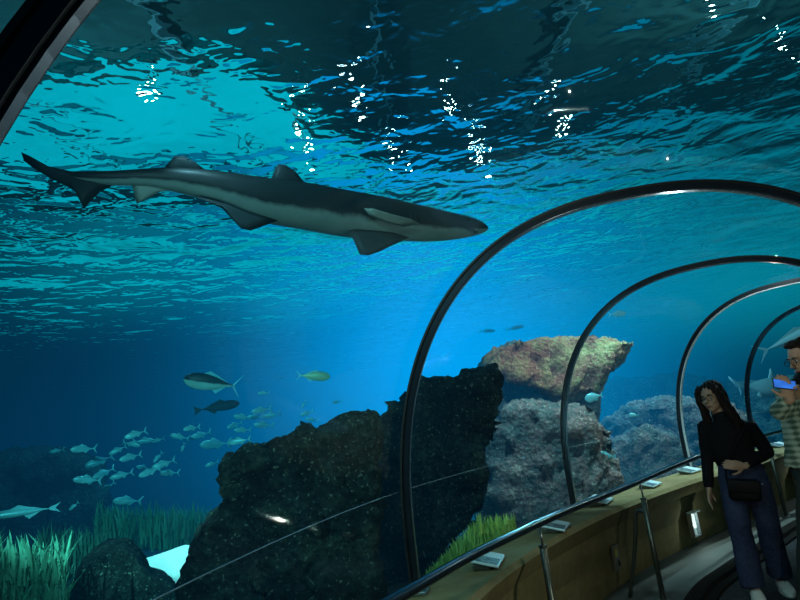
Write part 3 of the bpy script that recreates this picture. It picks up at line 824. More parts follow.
M_shark = mat_skin2('shark_skin', (.020, .030, .032), (.30, .40, .38))
M_sharkfin = simple('shark_fin_skin', (.035, .05, .055), .5, 0, .3, .3, 12)
M_sharkpale = simple('shark_pale_skin', (.30, .36, .33), .5, 0, .3, .2, 12)
M_dark = simple('dark_gape', (.01, .012, .014), .6)
def big_shark():
    pl = PxPlane(at_d(22, 155, 4.1), at_d(487, 228, 4.9))
    root = empty('shark'); root.matrix_world = Matrix.Translation(pl.o) @ pl.frame()
    tag(root, 'long grey shark with pale belly gliding right under the water surface', 'shark')
    upper = [(60, 172), (95, 171), (112, 171), (140, 169), (170, 167), (205, 169), (240, 174), (272, 179), (305, 182), (340, 189), (380, 196), (420, 205), (450, 212), (475, 218), (484, 223), (488, 227)]
    lower = [(60, 181), (95, 184), (112, 186), (135, 185), (165, 190), (190, 195), (222, 206), (250, 219), (272, 225), (300, 229), (340, 237), (380, 240), (420, 242), (445, 241), (465, 238), (478, 235), (485, 232), (488, 229)]
    px_fish_body(pl, upper, lower, root, M_shark, 'body', 60, 28, .85, -.22, None, 1.12)
    def fin(name, pts, th=.03, mat=M_sharkfin, lab=None):
        o = fin_mesh(pl, pts, th, mat, name, root)
        if lab: o['label'] = lab
    fin('tail_fin', [(112, 172, 0), (92, 172, 0), (70, 171, 0), (48, 166, 0), (30, 156, 0), (21, 152, 0), (24, 161, 0), (36, 170, 0), (52, 179, 0), (68, 187, 0), (78, 193, 0), (81, 202, 0), (84, 209, 0), (90, 202, 0), (100, 192, 0), (112, 186, 0)], .04)
    fin('dorsal_fin', [(306, 184, 0), (296, 172, 0), (286, 165, 0), (278, 164, 0), (275, 170, 0), (270, 181, 0), (288, 190, 0)], .035)
    fin('dorsal_fin', [(207, 171, 0), (195, 162, 0), (184, 156, 0), (175, 156, 0), (170, 161, 0), (163, 169, 0), (184, 176, 0)], .03)
    fin('anal_fin', [(174, 190, 0), (160, 192, 0), (148, 198, 0), (137, 204, 0), (134, 196, 0), (132, 184, 0), (150, 182, 0), (170, 185, 0)], .03, M_sharkpale, 'pale-streaked anal fin')
    fin('pelvic_fin', [(192, 196, -.06), (206, 204, -.10), (218, 208, -.12), (228, 220, -.14), (238, 231, -.16), (247, 233, -.16), (258, 229, -.13), (276, 222, -.08), (250, 210, -.05), (220, 200, -.05)], .03)
    fin('pectoral_fin', [(344, 232, -.12), (346, 246, -.22), (348, 257, -.28), (356, 258, -.28), (368, 254, -.26), (384, 247, -.20), (404, 239, -.12), (384, 232, -.08), (360, 229, -.08)], .035)
    fin('pectoral_fin', [(412, 226, -.16), (400, 222, -.21), (380, 218, -.24), (362, 213, -.25), (354, 213, -.24), (360, 219, -.22), (376, 225, -.20), (396, 229, -.16)], .02, M_sharkpale, 'pale-edged near pectoral fin')
    # mouth, gills, eye: follow the near side of the head
    def on_side(u, v, half): a, b = pl.p(u, v); return Vector((a, half, b))
    bm = bmesh.new(); add_loft(bm, [on_side(456, 226.5, -.135), on_side(462, 230.5, -.135), on_side(468, 233.5, -.11), on_side(473, 233, -.085)], [(.008, .006), (.02, .012), (.02, .012), (.006, .006)], seg=8); obj('mouth', bm, M_dark, root)
    for k in range(5):
        u = 403 + k * 4.6; bm = bmesh.new(); add_loft(bm, [on_side(u, 212 + k * 1.1, -.158 + .003 * k), on_side(u - 1, 218 + k, -.172 + .003 * k), on_side(u, 225 + k * .4, -.168 + .003 * k)], [.004, .007, .004], seg=6); obj('gill_slit', bm, M_dark, root)
    bm = bmesh.new(); add_ball(bm, on_side(461, 221.5, -.128), (.014, .012, .014), 12); obj('eye', bm, M_black, root)
big_shark()

M_shark2 = mat_skin2('pale_shark_skin', (.45, .52, .50), (.55, .62, .58))
M_paleFin = simple('pale_fin', (.55, .62, .6), .5, 0, .3, .15, 12)
def small_shark():
    pl = PxPlane(at_d(728, 377, 13.6), at_d(822, 395, 14.2)); root = empty('shark'); root.matrix_world = Matrix.Translation(pl.o) @ pl.frame()
    tag(root, 'small pale shark with upright dorsal fin swimming between the woman and the man', 'shark')
    px_fish_body(pl, [(742, 386), (750, 384), (758, 380.5), (768, 377.5), (778, 378.5), (788, 383), (800, 388), (812, 392), (820, 395)], [(742, 388), (750, 389), (756, 393), (764, 396.5), (776, 398.5), (790, 398.5), (804, 398), (814, 397), (820, 396)], root, M_shark2, 'body', 34, 18, .9, .1)
    def fin(name, pts, th=.05):
        fin_mesh(pl, pts, th, M_paleFin, name, root)
    fin('tail_fin', [(747, 385.5, 0), (740, 383, 0), (733, 379, 0), (728, 376, 0), (729, 379, 0), (734, 384, 0), (740, 388, 0), (741, 393, 0), (742, 399, 0), (744, 394, 0), (747, 389, 0)])
    fin('dorsal_fin', [(776, 380, 0), (774, 375, 0), (771, 368, 0), (769.5, 369, 0), (769, 374, 0), (767, 380, 0)])
    fin('pectoral_fin', [(784, 396, -.2), (775, 398, -.3), (766, 401, -.4), (760, 404, -.5), (767, 402.5, -.4), (778, 400, -.3), (788, 398, -.2)])
    fin('pelvic_fin', [(757, 391, -.1), (754, 394, -.15), (759, 397, -.15), (764, 396, -.1)])
small_shark()

# ------------------------------------------------------------------ fish
M_silver = simple('silver_scales', (.26, .78, .88), .35, .2, .5, .15, 20)
M_silverfin = simple('silver_fin', (.25, .70, .80), .5, 0, .3, .15, 20)
M_dimfish = simple('dim_fish_skin', (.03, .06, .07), .6, 0, .3, .3, 8)
M_yellow = simple('yellowish_scales', (.45, .65, .40), .4, .1, .4, .3, 15)
M_jack = mat_skin2('two_tone_fish_skin', (.03, .05, .05), (.55, .85, .80), .1)
def fish_mesh(L=1.0, H=.26, W=.13, tail=.16, fork=.6, seg=12, with_fins=True):
    """nose at +x; single mesh body with tail, dorsal and belly fins; returns (bm, belly list is by z)"""
    bm = bmesh.new(); st = [(-.36, .10), (-.30, .13), (-.2, .30), (-.05, .72), (.12, .98), (.26, 1.0), (.38, .82), (.46, .48), (.5, .10)]
    add_loft(bm, [Vector((x * L, 0, 0)) for x, _ in st], [(W * L * .5 * k, H * L * .5 * k) for _, k in st], Vector((0, 0, 1)), seg)
    def plate(ps, t=.008):
        a = [bm.verts.new((x * L, t * L, z * L)) for x, z in ps]; b = [bm.verts.new((x * L, -t * L, z * L)) for x, z in ps]; n = len(ps)
        for i in range(n): bm.faces.new((a[i], a[(i + 1) % n], b[(i + 1) % n], b[i]))
        bm.faces.new(a[::-1]); bm.faces.new(b)
    def tailp():
        return [(-.33, .02), (-.44, tail), (-.5, tail * 1.15), (-.5 + .14 * fork, 0), (-.5, -tail * 1.15), (-.44, -tail), (-.33, -.02)]
    if with_fins:
        plate(tailp()); plate([(.22, H * .46), (.10, H * .5 + .07), (-.02, H * .45 + .03), (-.18, H * .2)]); plate([(.02, -H * .4), (-.08, -H * .4 - .06), (-.2, -H * .15)])
    return bm, tailp, plate
def orient(o, u, v, dist, ang, yaw=0.0, scale=1.0):
    o.location = at_d(u, v, dist); a = math.radians(ang)
    vw = ray(u, v).normalized(); f = rt * math.cos(a) + up * math.sin(a); f = (f - vw * f.dot(vw)).normalized(); f = (f * math.cos(yaw) + vw * math.sin(yaw)).normalized()
    z = (up * math.cos(a) - rt * math.sin(a)) * (1 if math.cos(a) > 0 else -1); z = (z - f * z.dot(f)).normalized(); y = z.cross(f)
    o.rotation_euler = Matrix((f, y, z)).transposed().to_euler(); o.scale = (scale,) * 3
# school: (u, v, length px, heading degrees, in the picture)
SCHOOL = [(136, 434, 20, 198), (131, 444, 16, -12), (143, 441, 18, 5), (84, 449, 22, 183), (118, 450, 16, 205), (100, 461, 24, 200), (131, 457, 20, 195), (158, 457, 12, 230), (144, 468, 14, 170),
          (164, 464, 22, 200), (104, 473, 20, 205), (88, 480, 24, 178), (122, 475, 20, 195), (108, 487, 14, 215), (150, 472, 20, 200), (128, 501, 25, 180), (57, 451, 12, 190), (74, 506, 10, 220),
          (180, 437, 18, 170), (201, 435, 20, 197), (183, 447, 9, 250), (216, 444, 30, 184), (240, 441, 22, 190), (243, 417, 18, 175), (235, 425, 16, 200), (243, 430, 17, 180), (264, 425, 20, 178),
          (272, 415, 18, 192), (262, 410, 20, 190), (307, 413, 14, 200), (312, 420, 14, 170), (304, 404, 8, 240), (212, 464, 13, 200), (192, 428, 16, 190), (170, 473, 18, 182), (337, 402, 10, 185), (343, 416, 12, 190), (158, 440, 12, 195), (255, 417, 16, 185), (264, 393, 12, 182)]
sbm, _, _ = fish_mesh(1, .27, .14); sproto = None
for i, (u, v, lp, ang) in enumerate(SCHOOL):
    d = 8.2 + (i * 37 % 11) * .16
    if sproto is None:
        o = obj('small_fish', sbm, M_silver); sproto = o
    else:
        o = sproto.copy(); C.objects.link(o)
    orient(o, u, v, d, ang, random.uniform(-.3, .3), lp / F * d)
    tag(o, 'small silver fish swimming in the loose school left of the boulders', 'fish', 'school of small silver fish')

def big_fish(name, label, u, v, lp, d, ang, mat, finmat, H=.26, fork=.8, tail=.17, yaw=0, group=None, belly=False, W=.14):
    root = empty(name); bm = bmesh.new(); st = [(-.38, .08), (-.33, .11), (-.22, .32), (-.05, .75), (.12, .98), (.26, 1.0), (.38, .82), (.46, .5), (.49, .22), (.5, .05)]
    add_loft(bm, [Vector((x, 0, 0)) for x, _ in st], [(W * .5 * k, H * .5 * k) for _, k in st], Vector((0, 0, 1)), 18); b = obj('body', bm, mat, root)
    if belly:
        vals = [.5 - v_.co.z / H * 3.0 + (v_.co.x > .25) * .0 for v_ in b.data.vertices]; at = b.data.attributes.new('belly', 'FLOAT', 'POINT'); at.data.foreach_set('value', vals)
    def plate(nm, ps, t=.006, m_=finmat):
        bm = bmesh.new(); a = [bm.verts.new((x, t, z)) for x, z in ps]; c = [bm.verts.new((x, -t, z)) for x, z in ps]; n = len(ps)
        for i in range(n): bm.faces.new((a[i], a[(i + 1) % n], c[(i + 1) % n], c[i]))
        bm.faces.new(a[::-1]); bm.faces.new(c); return obj(nm, bm, m_, root, smooth=False)
    plate('tail_fin', [(-.34, .02), (-.43, tail * .8), (-.5, tail * 1.3), (-.5 + .15 * fork, 0), (-.5, -tail * 1.3), (-.43, -tail * .8), (-.34, -.02)])
    plate('dorsal_fin', [(.2, H * .44), (.08, H * .5 + .05), (-.05, H * .44 + .015), (-.24, H * .17), (-.1, H * .3)])
    plate('anal_fin', [(.0, -H * .4), (-.07, -H * .4 - .06), (-.22, -H * .17), (-.1, -H * .25)])
    for s in (-1, 1):
        bm = bmesh.new(); add_ball(bm, (.42, s * W * .27, H * .07), .013, 10); obj('eye', bm, M_black, root)
    orient(root, u, v, d, ang, yaw, lp / F * d); tag(root, label, 'fish', group); return root
big_fish('silver_jack', 'deep-bodied silver fish with dark back and forked tail above the school', 213, 383, 54, 8.0, 172, M_jack, M_silverfin, .30, .9, .17, 0, None, True)
big_fish('dark_fish', 'dark slender fish swimming just below the deep-bodied silver fish', 217, 407, 42, 8.6, 10, M_dimfish, M_dimfish, .22, .2, .08)
big_fish('striped_fish', 'single yellow-green fish with pale tail, swimming right above the broad boulder', 313, 376, 34, 7.6, -2, M_yellow, M_silverfin, .28, .7, .12)
big_fish('slender_fish', 'long thin silver fish at the left edge low over the tank floor', 24, 512, 52, 7.2, 188, M_silver, M_silverfin, .13, .5, .06)
big_fish('reef_fish', 'pale cyan fish hovering before the coral outcrop, right of the second ring', 594, 397, 17, 7.6, 195, M_silver, M_silverfin, .5, .5, .16)
big_fish('reef_fish', 'tiny pale fish low over the rubbly reef behind the handrail', 634, 415, 9, 8.0, 180, M_silver, M_silverfin, .4, .5, .15)
big_fish('reef_fish', 'small white fish near the top right of the low pinkish mound', 605, 456, 20, 7.4, 178, M_silver, M_silverfin, .45, .3, .1)
big_fish('distant_fish', 'faint pale fish above the coral crown, inside the second ring', 617, 314, 16, 9.5, 5, M_silverfin, M_silverfin, .35, .5, .12)
big_fish('distant_fish', 'thin pale fish left of the coral crown, near the water line', 515, 328, 18, 10.5, 12, M_silverfin, M_silverfin, .2, .5, .1)
big_fish('distant_fish', 'small faint fish left of the coral crown, lower of two', 487, 331, 16, 10.5, 2, M_silverfin, M_silverfin, .2, .5, .1)
big_fish('diving_fish', 'pale long-tailed fish slanting upward above the man, over the small shark', 793, 338, 62, 13.4, 24, M_paleFin, M_paleFin, .15, .8, .11)

# ------------------------------------------------------------------ small things on the parapet
def ledge_point(u, v):
    return at_z(u, v, .69)
M_plate = simple('plaque_plate', (.55, .72, .76), .35, .3, var=.1, scale=30)
def mat_plaque():
    m = Mat('plaque_print'); co = m.coords('Object'); sx = m.n('ShaderNodeSeparateXYZ'); m.l(co, sx.inputs[0])
    n_ = m.noise(22, 3, .6, co); pic = m.ramp(n_, [(.42, (.02, .05, .07)), (.6, (.20, .32, .35))])
    wv = m.n('ShaderNodeTexWave'); wv.wave_type = 'BANDS'; wv.bands_direction = 'Y'; wv.inputs['Scale'].default_value = 22; wv.inputs['Distortion'].default_value = .6; m.l(co, wv.inputs['Vector'])
    txt = m.ramp(wv.outputs['Fac'], [(.3, (.65, .85, .90)), (.8, (.50, .68, .74))])
    f = m.math('GREATER_THAN', sx.outputs[0], .0); m.bsdf(m.mix(f, pic, txt), .3, 0, None, .4); return m.m
M_print = mat_plaque()
PLQ = [(488, 565, 'picture plaque on the parapet ledge, nearest, left of the first rail post'), (556, 530, 'picture plaque on the ledge right behind the first rail post'),
       (601, 503.5, 'picture plaque on the ledge midway between the first and second rail posts'), (650, 487, 'plaque on the ledge just right of the second rail post'),
       (690, 473, 'plaque on the ledge under the third ring, beside the woman'), (780, 447, 'far plaque on the ledge behind the man')]
for i, (u, v, lab) in enumerate(PLQ):
    p = ledge_point(u, v)
    best = min(((tun(k / 20, -HALF + .17, .69) - p).length, k / 20) for k in range(-20, 141)); h = cpath(best[1])[2]
    
    root = empty('info_plaque', p, (0, 0, PI / 2 - h)); tag(root, lab, 'plaque', 'plaques along the parapet ledge')
    rot = Matrix.Rotation(math.radians(14), 3, 'X')
    bm = bmesh.new(); add_box(bm, (.30, .18, .014), (0, 0, .038), rot, .003); obj('plate', bm, M_plate, root, smooth=False)
    bm = bmesh.new(); add_box(bm, (.28, .16, .002), (0, 0, .0), None); o = obj('printed_face', bm, M_print, root, smooth=False); o.location = rot @ Vector((0, 0, .0085)) + Vector((0, 0, .038)); o.rotation_euler = rot.to_euler()
    bm = bmesh.new(); add_box(bm, (.26, .10, .03), (0, .02, .017), None, .003); obj('bracket', bm, M_post, root, smooth=False)

def wall_frame(u, v, z):
    """point and outward yaw on the parapet face seen at pixel (u, v)"""
    best = None
    d = ray(u, v)
    for i in range(len(BASEC) - 1):
        f = .35; a = BASEC[i].lerp(LEDGEC[i], f); b = BASEC[i + 1].lerp(LEDGEC[i + 1], f)
        # intersect in plan
        ex, ey = b.x - a.x, b.y - a.y; den = d.x * ey - d.y * ex
        if abs(den) < 1e-6: continue
        t = (a.x * ey - a.y * ex) / den; s = (a.x * d.y - a.y * d.x) / den
        if t > 0 and 0 <= s <= 1: best = (Vector((d.x * t, d.y * t, EYE + d.z * t)), math.atan2(ey, ex)); break
    return best
M_lightface = emit_mat('wall_light_glow', (.75, .95, .9), 1.5, .5, 9)
def wall_light(u, v, lab, glow=True):
    p, yaw = wall_frame(u, v, 0); root = empty('wall_light', p, (0, 0, yaw)); tag(root, lab, 'wall light', 'lights set in the parapet')
    # local: x along wall, -y out of the wall
    bm = bmesh.new()
    for s in (-1, 1): add_box(bm, (.012, .05, .24), (s * .075, -.02, 0))
    add_box(bm, (.16, .05, .012), (0, -.02, -.12)); obj('frame', bm, M_steel, root, smooth=False)
    bm = bmesh.new(); add_box(bm, (.17, .085, .012), (0, -.04, .125), None, .002); obj('hood', bm, M_plate, root, smooth=False)
    bm = bmesh.new(); vs = [bm.verts.new(q) for q in ((-.068, -.012, .115), (.068, -.012, .115), (.03, -.03, -.04), (-.03, -.03, -.04))]; bm.faces.new(vs); add_box(bm, (.03, .02, .03), (0, -.015, .09)); obj('glowing_panel', bm, M_lightface, root, smooth=False)
    bm = bmesh.new(); add_box(bm, (.14, .01, .235), (0, -.004, 0)); obj('back_plate', bm, M_plate, root, smooth=False)
    l = bpy.data.lights.new('wall_light_lamp', 'POINT'); l.energy = .7; l.color = (.8, 1, .9); l.shadow_soft_size = 0; lo = bpy.data.objects.new('wall_light_lamp', l); C.objects.link(lo); lo.location = p + Vector((math.sin(yaw) * .12, -math.cos(yaw) * .12, .0))
wall_light(692, 524, 'small lit wall light with a hood set in the parapet left of the woman')
wall_light(794, 474, 'small lit wall light in the parapet behind the man')
p, yaw = wall_frame(615, 557, 0); root = empty('wall_socket', p, (0, 0, yaw)); tag(root, 'small grey service plate with a yellow sticker low on the parapet', 'socket')
bm = bmesh.new(); add_box(bm, (.13, .016, .20), (0, -.01, 0), None, .004); obj('plate', bm, simple('socket_grey', (.10, .11, .09), .5), root, smooth=False)
bm = bmesh.new(); add_box(bm, (.06, .006, .07), (-.01, -.02, .04)); obj('sticker', bm, simple('sticker_yellow', (.32, .30, .06), .6), root, smooth=False)
bm = bmesh.new(); add_ball(bm, (.02, -.02, -.05), (.018, .014, .024), 10); obj('plug', bm, M_black, root)

# ------------------------------------------------------------------ people
M_skinW = simple('skin', (.36, .24, .17), .55, 0, .35, .12, 14)
M_skinM = simple('skin_tan', (.34, .22, .15), .55, 0, .35, .12, 14)
M_hair = simple('dark_brown_hair', (.012, .008, .007), .7, 0, .15, .5, 30, .3)
M_knit = simple('black_knit', (.006, .006, .008), .9, 0, .15, .3, 30, .2)
def mat_denim():
    m = Mat('blue_denim'); co = m.coords(); a = m.noise(3, 4, .6, co); b = m.noise(80, 2, .6, co)
    f = m.math('ADD', m.math('MULTIPLY', a, .6), m.math('MULTIPLY', b, .4)); m.bsdf(m.ramp(f, [(.35, (.012, .018, .045)), (.65, (.040, .055, .115))]), .85, 0, m.bump(b, .2, .004), .2); return m.m
M_denim = mat_denim()
M_shoe = simple('white_canvas', (.62, .66, .62), .7, 0, .3, .08, 20)
M_sole = simple('white_rubber_sole', (.7, .72, .68), .6)
M_bag = simple('black_leather', (.006, .006, .007), .6, 0, .12, .2, 20)
M_lips = simple('lips', (.30, .10, .09), .5); M_eye = simple('eye_white', (.55, .55, .52), .3); M_iris = simple('dark_iris', (.02, .012, .008), .2)
M_glass = simple('spectacle_frame', (.03, .02, .015), .3)
def mat_plaid():
    m = Mat('green_plaid'); co = m.coords()
    def band(axis, sc):
        w_ = m.n('ShaderNodeTexWave'); w_.wave_type = 'BANDS'; w_.bands_direction = axis; w_.inputs['Scale'].default_value = sc; w_.inputs['Distortion'].default_value = .3; m.l(co, w_.inputs['Vector']); return w_.outputs['Fac']
    f = m.math('MULTIPLY', m.math('ADD', band('Z', 8.5), band('X', 8.5)), .5)
    m.bsdf(m.ramp(f, [(.2, (.05, .09, .07)), (.5, (.15, .22, .17)), (.8, (.28, .35, .28))]), .85, 0, None, .2); return m.m
M_plaid = mat_plaid()
M_trouser = simple('dark_trousers', (.02, .028, .026), .85, 0, .2, .3, 12)

def head_into(bm, c, R_, k=1.0):
    """c: head centre at eye height; R_: 3x3 rotation; face looks along local -Y"""
    def P(x, y, z): return Vector(c) + R_ @ (Vector((x, y, z)) * k)
    add_ball(bm, P(0, .012, .025), (.072 * k, .090 * k, .088 * k), 20, R_)
    add_ball(bm, P(0, -.012, -.035), (.058 * k, .068 * k, .072 * k), 18, R_)
    add_ball(bm, P(0, -.040, -.088), (.026 * k, .026 * k, .020 * k), 12, R_)            # chin
    for s in (-1, 1):
        add_ball(bm, P(s * .036, -.052, -.028), (.022 * k, .020 * k, .020 * k), 12, R_) # cheek
        add_ball(bm, P(s * .074, .012, -.008), (.008 * k, .018 * k, .030 * k), 10, R_)  # ear
        add_ball(bm, P(s * .030, -.070, .022), (.024 * k, .012 * k, .008 * k), 10, R_)  # brow
    add_loft(bm, [P(0, -.072, .012), P(0, -.090, -.012), P(0, -.098, -.026), P(0, -.078, -.036)], [(.007 * k, .006 * k), (.009 * k, .010 * k), (.014 * k, .012 * k), (.011 * k, .008 * k)], R_ @ Vector((0, 1, 0)), 10)
    add_ball(bm, P(0, -.072, -.058), (.022 * k, .012 * k, .010 * k), 10, R_)            # mouth mound
    return P

def face_parts(parent, P, R_, k, base, glasses=True):
    for s in (-1, 1):
        bm = bmesh.new(); add_ball(bm, P(s * .030, -.068, .002) - base, (.013 * k, .008 * k, .007 * k), 12, R_); e = obj('eye', bm, M_eye, parent)
        bm = bmesh.new(); add_ball(bm, P(s * .030, -.0755, .002) - base, (.0055 * k, .002 * k, .0055 * k), 10, R_); obj('iris', bm, M_iris, e)
        bm = bmesh.new(); add_loft(bm, [P(s * .014, -.082, .020) - base, P(s * .030, -.0835, .026) - base, P(s * .048, -.074, .020) - base], [.003, .0035, .002], seg=6); obj('eyebrow', bm, M_hair, parent)
    bm = bmesh.new(); add_ball(bm, P(0, -.083, -.059) - base, (.020 * k, .005 * k, .007 * k), 12, R_); obj('lips', bm, M_lips, parent)
    if glasses:
        bm = bmesh.new()
        for s in (-1, 1):
            pts = [P(s * .031 + .023 * math.cos(a), -.094, .000 + .019 * math.sin(a)) - base for a in np.linspace(0, 2 * PI, 17)]
            add_loft(bm, pts, [.0022] * 17, seg=6, ref=R_ @ Vector((0, 1, 0)), caps=False)
            add_loft(bm, [P(s * .054, -.092, .004) - base, P(s * .072, -.04, .004) - base, P(s * .078, .012, .0) - base], [.002] * 3, seg=6)
        add_loft(bm, [P(-.009, -.094, .004) - base, P(.009, -.094, .004) - base], [.002] * 2, seg=6)
        obj('glasses', bm, M_glass, parent)

def hand_into(bm, wrist, d, pn, side, curl=.5, k=1.0):
    """d: direction of the fingers, pn: palm normal, side: +1/-1 which side the thumb leaves"""
    d = Vector(d).normalized(); pn = Vector(pn); pn = (pn - d * pn.dot(d)).normalized(); s = d.cross(pn).normalized() * side
    w = Vector(wrist)
    add_loft(bm, [w - d * .02, w + d * .012, w + d * .05 * k, w + d * .085 * k, w + d * .094 * k], [(.024 * k, .018 * k), (.027 * k, .017 * k), (.038 * k, .015 * k), (.039 * k, .013 * k), (.034 * k, .009 * k)], pn, 14)
    for i, (off, ln) in enumerate(((.029, .072), (.010, .080), (-.010, .075), (-.028, .060))):
        p = w + d * (.084 * k) + s * (off * k); q = d.copy(); pts = [p]; L = ln * k
        for j in range(3):
            q = (q + pn * curl * (.55 + .15 * i)).normalized(); p = p + q * L * (.45, .32, .25)[j]; pts.append(p)
        add_loft(bm, pts, [.0095 * k, .0088 * k, .008 * k, .0055 * k], s, 8)
    p = w + d * (.022 * k) + s * (.026 * k); q = (d * .55 + s * .8 + pn * .25).normalized(); pts = [p]
    for L in (.034, .030, .022):
        p = p + q * L * k; pts.append(p); q = (q + d * .35 - s * .18 + pn * .18).normalized()
    add_loft(bm, pts, [.0125 * k, .0108 * k, .0095 * k, .006 * k], pn, 8)

class Body:
    """joints are read in a vertical plane facing the camera through the feet, in metres"""
    def __init__(s, name, base, label):
        s.base = Vector(base); a = math.atan2(base[0], base[1]); s.X = Vector((math.cos(a), -math.sin(a), 0)); s.Y = Vector((math.sin(a), math.cos(a), 0))
        s.name = name; s.label = label
    def j(s, u, v, y=0.0):
        d = ray(u, v); t = (s.base.dot(s.Y) + y) / d.dot(s.Y); q = d * t; q.z += EYE; return q
    def rot(s, yaw, pitch=0, roll=0):
        """face direction: yaw 0 looks at the camera; + turns to the picture's left"""
        R0 = Matrix((s.X, s.Y, Vector((0, 0, 1)))).transposed()
        return R0 @ Matrix.Rotation(-yaw, 3, 'Z') @ Matrix.Rotation(pitch, 3, 'X') @ Matrix.Rotation(roll, 3, 'Y')

def settle(o, base):
    o.data.transform(Matrix.Translation(-Vector(base))); o.location = base

def woman():
    B = Body('person', (2.42, 4.98, 0), ''); j = B.j; base = B.base; X, Y, Z = B.X, B.Y, Vector((0, 0, 1))
    R_ = B.rot(.50, .04, -.05); hc = j(711.5, 397.5, .02)
    bm = bmesh.new(); k = 1.03
    P = head_into(bm, hc, R_, k)
    neck = j(722, 418, .05); chest = j(728, 432, .05); waist = j(735, 458, .04); hip = j(742, 478, .04)
    add_loft(bm, [hc + Vector((0, 0, -.03)) + Y * .03, j(718, 411, .06), neck, j(725, 424, .05)], [(.050, .054), (.050, .052), (.058, .056), (.09, .07)], Y, 16)
    add_loft(bm, [j(724, 421, .05), chest, j(731, 446, .04), waist, j(739, 468, .04), hip, j(745, 490, .04)], [(.10, .06), (.155, .085), (.13, .085), (.115, .08), (.14, .09), (.15, .095), (.10, .08)], Y, 20)
    shR = j(705, 427, .06); elR = j(707, 458, .06); wrR = j(709, 489, .02)
    shL = j(750, 428, .06); elL = j(768, 452, .08); wrL = j(745, 466, -.13)
    for a, b, c in ((shR, elR, wrR), (shL, elL, wrL)):
        add_ball(bm, a, .045, 12); add_loft(bm, [a, a.lerp(b, .5), b], [.042, .038, .032], Y, 12); add_ball(bm, b, .032, 10); add_loft(bm, [b, b.lerp(c, .4), c], [.033, .031, .023], Y, 12)
    hipR = j(731, 482, .04); knR = j(740, 530, -.02); anR = j(752, 578, -.10)
    hipL = j(757, 482, .05); knL = j(768, 524, .03); anL = j(778, 566, .14)
    for a, b, c in ((hipR, knR, anR), (hipL, knL, anL)):
        add_loft(bm, [a, a.lerp(b, .5), b, b.lerp(c, .4), c], [.078, .068, .05, .048, .034], Y, 14)
    hand_into(bm, wrR, (wrR - elR).normalized() + Y * -.15, X * .9 - Y * .2, -1, .22)
    dL = (j(730, 464, -.17) - wrL).normalized() + Z * -.05
    hand_into(bm, wrL, dL, Y, 1, .35)
    # feet
    def foot(an, toe, heel):
        add_loft(bm, [an, an.lerp(heel, .5) + Vector((0, 0, .01)), heel.lerp(toe, .35), toe], [.034, .038, .036, .022], Y, 12)
    toeR, heelR = Vector((anR.x, anR.y, .035)) - Y * .15 + X * .02, Vector((anR.x, anR.y, .045)) + Y * .03
    toeL, heelL = Vector((anL.x, anL.y, .035)) - Y * .15 + X * .03, Vector((anL.x, anL.y, .05)) + Y * .03
    foot(anR, toeR, heelR); foot(anL, toeL, heelL)
    body = remeshed('person', bm, .0062, M_skinW, None, 2); settle(body, base)
    tag(body, 'woman with long dark hair, black sweater and blue jeans, one hand on her belly', 'person')
    face_parts(body, P, R_, k, base)
    b0 = lambda p: p - base
    # hair: cap, side curtains, back
    bm = bmesh.new(); Q = lambda x, y, z: b0(P(x, y, z))
    add_ball(bm, Q(0, .034, .042), (.092, .104, .098), 22, R_)
    add_loft(bm, [Q(-.055, -.02, .10), Q(-.080, -.035, .05), Q(-.084, -.03, -.02), Q(-.080, -.010, -.09), Q(-.085, .0, -.17), Q(-.080, .0, -.26)], [(.024, .03), (.024, .045), (.026, .05), (.030, .05), (.034, .045), (.014, .02)], R_ @ Vector((0, 1, 0)), 12)
    add_loft(bm, [Q(.03, -.045, .112), Q(.068, -.045, .07), Q(.084, -.02, .0), Q(.092, .0, -.07), Q(.115, .015, -.15), Q(.13, .02, -.22), Q(.125, .02, -.30)], [(.02, .03), (.02, .04), (.024, .05), (.032, .055), (.038, .05), (.036, .04), (.014, .02)], R_ @ Vector((0, 1, 0)), 12)
    add_loft(bm, [Q(0, .06, .08), Q(0, .085, .0), Q(.0, .085, -.10), Q(.01, .085, -.20), Q(.01, .08, -.30)], [(.075, .04), (.088, .045), (.095, .045), (.10, .04), (.07, .02)], R_ @ Vector((0, 1, 0)), 18)
    def strands(p, n): return p + n * (.0022 * math.sin(p.dot(X) * 260 + p.z * 8))
    h = remeshed('hair', bm, .0065, M_hair, body, 2, strands); h['label'] = 'long dark brown hair'
    # sweater
    bm = bmesh.new()
    add_loft(bm, [b0(j(719.5, 412.5, .055)), b0(j(722.0, 418.5, .05)), b0(j(725, 424, .05)), b0(chest), b0(j(731, 446, .04)), b0(j(735, 457, .04)), b0(j(737, 462, .04))], [(.056, .058), (.066, .062), (.135, .082), (.182, .110), (.160, .108), (.148, .102), (.152, .104)], Y, 28)
    for a, b, c in ((shR, elR, wrR.lerp(elR, .04)), (shL, elL, wrL.lerp(elL, .08))):
        a, b, c = b0(a), b0(b), b0(c)
        add_ball(bm, a, (.056, .056, .056), 14); add_loft(bm, [a.lerp(b, -.1), a.lerp(b, .5), b], [.060, .054, .047], Y, 16); add_ball(bm, b, .047, 12); add_loft(bm, [b, b.lerp(c, .5), c], [.048, .043, .036], Y, 16)
    def fold(p, n): return p + n * (.005 * noise.noise(p * 14))
    sw = remeshed('sweater', bm, .008, M_knit, body, 2, fold)
    # jeans
    bm = bmesh.new()
    add_loft(bm, [b0(j(736, 459.5, .04)), b0(j(739, 467, .04)), b0(j(742, 478, .04)), b0(j(746, 494, .04)), b0(j(748, 500, .04))], [(.140, .098), (.160, .112), (.176, .122), (.168, .115), (.12, .09)], Y, 26)
